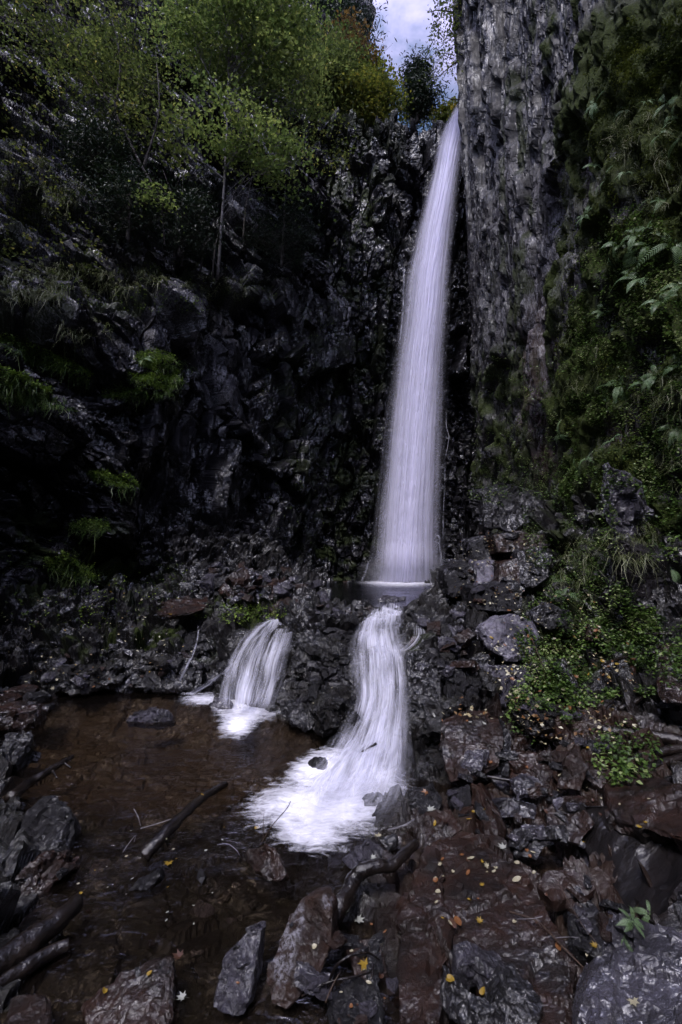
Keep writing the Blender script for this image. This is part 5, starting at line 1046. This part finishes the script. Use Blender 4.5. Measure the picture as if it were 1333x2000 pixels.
# grass: hanging blades
def grass(name, spots, L, m, seed, blades=7, wdt=.006, **tg):
    r = np.random.default_rng(seed); V = []; Fc = []; Rn = []; k = 0
    for h, nn_ in spots:
        h = np.array(h); nn_ = np.array(nn_)
        for _ in range(blades):
            d = nn_ * r.uniform(.4, 1) + r.normal(0, .45, 3) + np.array([0, 0, .7]); d /= np.linalg.norm(d); l = L * r.uniform(.5, 1.2)
            sd = np.cross(d, [0, 0, 1]) + 1e-6; sd = sd / np.linalg.norm(sd) * wdt * r.uniform(.6, 1.3)
            p = [h + r.normal(0, .02, 3) + d * l * t_ - np.array([0, 0, 1]) * (l * 1.0 * t_ * t_) for t_ in (0, .35, .7, 1)]
            for i, q in enumerate(p):
                ww = sd * (1 - i / 3.05); V += [q - ww, q + ww]
            Fc += [(k, k + 1, k + 3, k + 2), (k + 2, k + 3, k + 5, k + 4), (k + 4, k + 5, k + 7, k + 6)]; k += 8; Rn += [np.clip(r.normal(.5, .25), 0, 1)] * 8
    return tag(mesh_np(name, np.array(V), np.array(Fc), m, {'rnd': np.array(Rn)}), **tg)
grass('hanging_grass', scatter_hits(1290, 760, 45, 35, 22) + scatter_hits(1250, 270, 60, 60, 40) + scatter_hits(1290, 360, 40, 60, 30) + scatter_hits(1130, 1110, 40, 70, 60) + scatter_hits(1240, 1060, 60, 40, 40) + scatter_hits(1320, 880, 20, 90, 26) + scatter_hits(1130, 690, 50, 90, 22), .26, M['grass'], 61, 9, .0045, kind='stuff', label='long grass blades hanging from the right cliff', cat='grass')
grass('ledge_grass', scatter_hits(150, 545, 190, 26, 190) + scatter_hits(60, 580, 70, 12, 60) + scatter_hits(80, 360, 110, 50, 120, ang=20) + scatter_hits(200, 300, 60, 90, 60, ang=20) + scatter_hits(420, 560, 70, 20, 40) + scatter_hits(170, 640, 60, 20, 20), .34, M['grass'], 62, 8, .007, kind='stuff', label='pale grass tufts along the left ledge and slope', cat='grass')
# green fringes drooping from the moss ledges
grass('drooping_fringe', [x for (cx, cy, rx, ry, a) in LEDGES for x in scatter_hits(cx, cy + 4, rx, ry * .7, int(rx * 1.1), ang=a)], .22, M['cover'], 64, 6, .009, kind='stuff', label='green grassy fringes drooping from the ledges of the left cliff', cat='grass')
# moss beds on the left ledges: each a thing
for k, ((cx, cy, rx, ry, a), l) in enumerate(zip(LEDGES, ('long bright moss bed sloping from the left edge, upper one', 'second long moss bed sloping below the upper one at the left edge', 'short moss bed low at the left edge, third one down', 'broad mossy hummock on the dark left cliff, topmost of the middle group', 'long flat moss shelf, lowest of the middle group', 'bright green moss cushion low on the dark left cliff', 'small bright moss cushion above the left slope', 'dull mossy mound at the foot of the left cliff', 'moss shelf between the hummock and the long flat shelf'))):
    sp = scatter_hits(cx, cy, rx, ry * .8, int(rx * ry * .7), ang=a)
    sp = [x for x in sp]
    if not sp: continue
    dm = np.median([x[0].y for x in sp]); r = np.random.default_rng(70 + k)
    left = [x for x in sp if abs(x[0].y - dm) < .6]; best = []
    while left:
        grp = [left.pop()]; fr = list(grp)
        while fr:
            q0 = fr.pop(); near = [x for x in left if (x[0] - q0[0]).length < .15]
            for x in near: left.remove(x)
            grp += near; fr += near
        if len(grp) > len(best): best = grp
    sp = best
    C = np.array([np.array(h) + np.array([0, -.03, .0]) + np.array([0, 0, 1]) * r.uniform(0, .09) + r.normal(0, .025, 3) for h, _ in sp for _j in range(3)])
    o = foliage('moss_bed', C, .038, M['mossleaf'], np.clip(r.normal(.55, .25, len(C)), 0, 1), seed=k, flat=.4, asp=.8); c = C.mean(0); o.data.transform(Matrix.Translation(-Vector(c))); o.location = c
    tag(o, l, 'moss', 'moss beds on the left cliff')
# ---- ferns
def fern_mesh(nf, seed, L=.5, droop=.6):
    r = random.Random(seed); mb = MB()
    for f in range(nf):
        az = 2 * math.pi * f / nf + r.uniform(-.4, .4); l = L * r.uniform(.7, 1.1); dr = droop * r.uniform(.6, 1.3); side = np.array([-math.sin(az), math.cos(az), 0]); rn = r.uniform(.2, .9)
        pt = lambda t_: np.array([math.cos(az) * l * t_ * (1 - .15 * t_), math.sin(az) * l * t_ * (1 - .15 * t_), l * (.75 * t_ - dr * 1.3 * t_ * t_)])
        V = []; Fc = []; k = 0; n_ = 20
        for i in range(n_):
            t_ = .12 + .88 * i / n_; q = pt(t_); tg = pt(t_ + .03) - q; tg /= np.linalg.norm(tg); w_ = l * .15 * math.sin(math.pi * min(1, (t_ * .93 + .06)) ** .75) ; ww = l * .0135
            for s in (-1, 1):
                tip = q + side * s * w_ + tg * w_ * .35 - np.array([0, 0, w_ * .2]); m1 = q * .5 + tip * .5
                V += [q - tg * ww * .6, m1 - tg * ww, tip, m1 + tg * ww * .8, q + tg * ww * .6]; Fc.append((k, k + 1, k + 2, k + 3, k + 4)); k += 5
        mb.add(V, Fc, rn); tube(mb, [pt(0), pt(.35), pt(.7), pt(1)], .004, .001, 4, 8, 0, False)
    return mb
FP = [fern_mesh(nf, 80 + nf, .5, dr) for nf, dr in ((6, .9), (7, .7), (5, 1.1), (4, .8))]; fme = [f.build('fern', M['fern'], smooth=False) for f in FP]; fused = [False] * 4
def fern(px, py, s, label, group, k=0, only=None, mt=None):
    h = hit(px, py, only)
    if not h: return
    o = fme[k] if not fused[k] else fme[k].copy()
    if fused[k]: COL.objects.link(o)
    fused[k] = True
    nn_ = h[1] if h[1].dot(raydir(px, py)) < 0 else -h[1]
    d = (nn_ + Vector((0, 0, .5))).normalized(); sc = s / F * h[0].y / .5 * 1.15; o.scale = (sc,) * 3
    o.rotation_euler = (d.to_track_quat('Z', 'Y').to_matrix() @ Matrix.Rotation(random.uniform(0, 6.28), 3, 'Z')).to_euler(); o.location = h[0]; tag(o, label, 'fern', group)
for k, (px, py, s, l) in enumerate(((1255, 545, 75, 'largest fern with long drooping fronds on the mossy right cliff'), (1215, 520, 60, 'fern with arching fronds left of the largest fern'), (1310, 480, 70, 'broad fern at the right edge above the largest fern'), (1290, 590, 55, 'fern with a hanging frond right below the largest fern'), (1325, 715, 50, 'pale fern frond at the right edge above the hanging grass'), (1300, 395, 60, 'fern high on the mossy cliff at the right edge'), (1240, 460, 50, 'small fern above the arching fern'), (1305, 200, 55, 'fern under the mossy overhang at the top right'), (1180, 610, 40, 'small fern at the left of the fern colony'), (1322, 830, 50, 'bright leafed fern at the right edge below the hanging grass'), (1330, 560, 50, 'fern cut by the right edge beside the largest fern'), (1270, 480, 50, 'middle fern between the broad and the arching fern'),
    (1080, 1135, 34, 'bright pale green fern on the right slope above the dark angular block'), (1100, 1165, 34, 'second bright fern just below the first on the right slope'), (1210, 1480, 40, 'bright little fern between the parallel logs'), (1225, 1495, 30, 'low bright fern tuft under the parallel logs'), (1310, 1110, 36, 'light fern under the mossy wall at the right'), (1235, 1800, 36, 'dusty green fern tuft above the large rounded boulder'), (1270, 1785, 36, 'larger dusty fern tuft beside the huge slanted slab'), (1220, 1830, 28, 'low leafy tuft at the shoulder of the large rounded boulder'), (1095, 850, 30, 'small fern on the lower right cliff above the stack'), (275, 705, 30, 'small pale fern on the mossy hummock of the left cliff'), (235, 755, 24, 'pale fern at the left end of the middle moss shelf'), (1130, 920, 30, 'little fern among the cover at the cliff foot'), (1200, 860, 36, 'fern in the moss low on the right cliff'))):
    fern(px, py, s, l, 'ferns on the rocks', k % 4)
for _ in range(26): fern(random.uniform(1140, 1333), random.uniform(180, 900), random.uniform(22, 42), 'small fern rooted in the moss of the right cliff', 'small ferns on the right cliff', random.randrange(4))
# ================================================================== LIGHT
w = bpy.data.worlds.new('World'); SC.world = w; w.use_nodes = True; t = w.node_tree; t.nodes.clear(); n = N(t)
SUN_EL, SUN_AZ = 58, 205
az, el = R(SUN_AZ), R(SUN_EL)
dv = Vector((math.sin(az) * math.cos(el), math.cos(az) * math.cos(el), math.sin(el)))
sky = n('TexSky', {'sky_type': 'NISHITA', 'sun_disc': False, 'sun_elevation': R(SUN_EL), 'sun_rotation': R(SUN_AZ), 'air_density': 1.0, 'dust_density': 1.0, 'ozone_density': 2.0})
tc = n('TexCoord').outputs['Generated']
cv = n('VectorMath', {'operation': 'MULTIPLY'}, _0=tc, _1=(1, 1, 2.2)).outputs[0]
cl = n.ramp(n.noise(cv, 3.0, 6, .6, .4), [(.38, 0.), (.60, 1.)])
br = n('VectorMath', {'operation': 'SCALE'}, _0=(5.6, 5.6, 6.9), Scale=1.0).outputs[0]
cm = n.mix(cl, sky.outputs[0], (5.3, 4.95, 8.0))
dt = n('VectorMath', {'operation': 'DOT_PRODUCT'}, _0=tc, _1=tuple(dv)).outputs['Value']
gr = n('MapRange', None, Value=dt, _1=.15, _2=.9, _3=.40, _4=1.5).outputs[0]
cm = n('VectorMath', {'operation': 'SCALE'}, _0=cm, Scale=gr).outputs[0]
n('OutputWorld', None, Surface=n('Background', None, Color=cm, Strength=.12).outputs[0])
sd = bpy.data.lights.new('sun', 'SUN'); sd.energy = 1.5; sd.angle = R(12); sd.color = (1, .96, .98)
so = bpy.data.objects.new('sun', sd); COL.objects.link(so)
so.rotation_euler = dv.to_track_quat('Z', 'Y').to_euler()
SC.view_settings.view_transform = 'Standard'; SC.view_settings.look = 'None'; SC.view_settings.gamma = 1; SC.view_settings.exposure = 1.3
SC.view_settings.use_curve_mapping = False
SC.cycles.max_bounces = 6; SC.cycles.diffuse_bounces = 2; SC.cycles.glossy_bounces = 3; SC.cycles.transmission_bounces = 4; SC.cycles.transparent_max_bounces = 16
SC.cycles.sample_clamp_indirect = 4; SC.cycles.use_denoising = True
SC.cycles.use_adaptive_sampling = True; SC.cycles.adaptive_threshold = .03; SC.cycles.adaptive_min_samples = 24
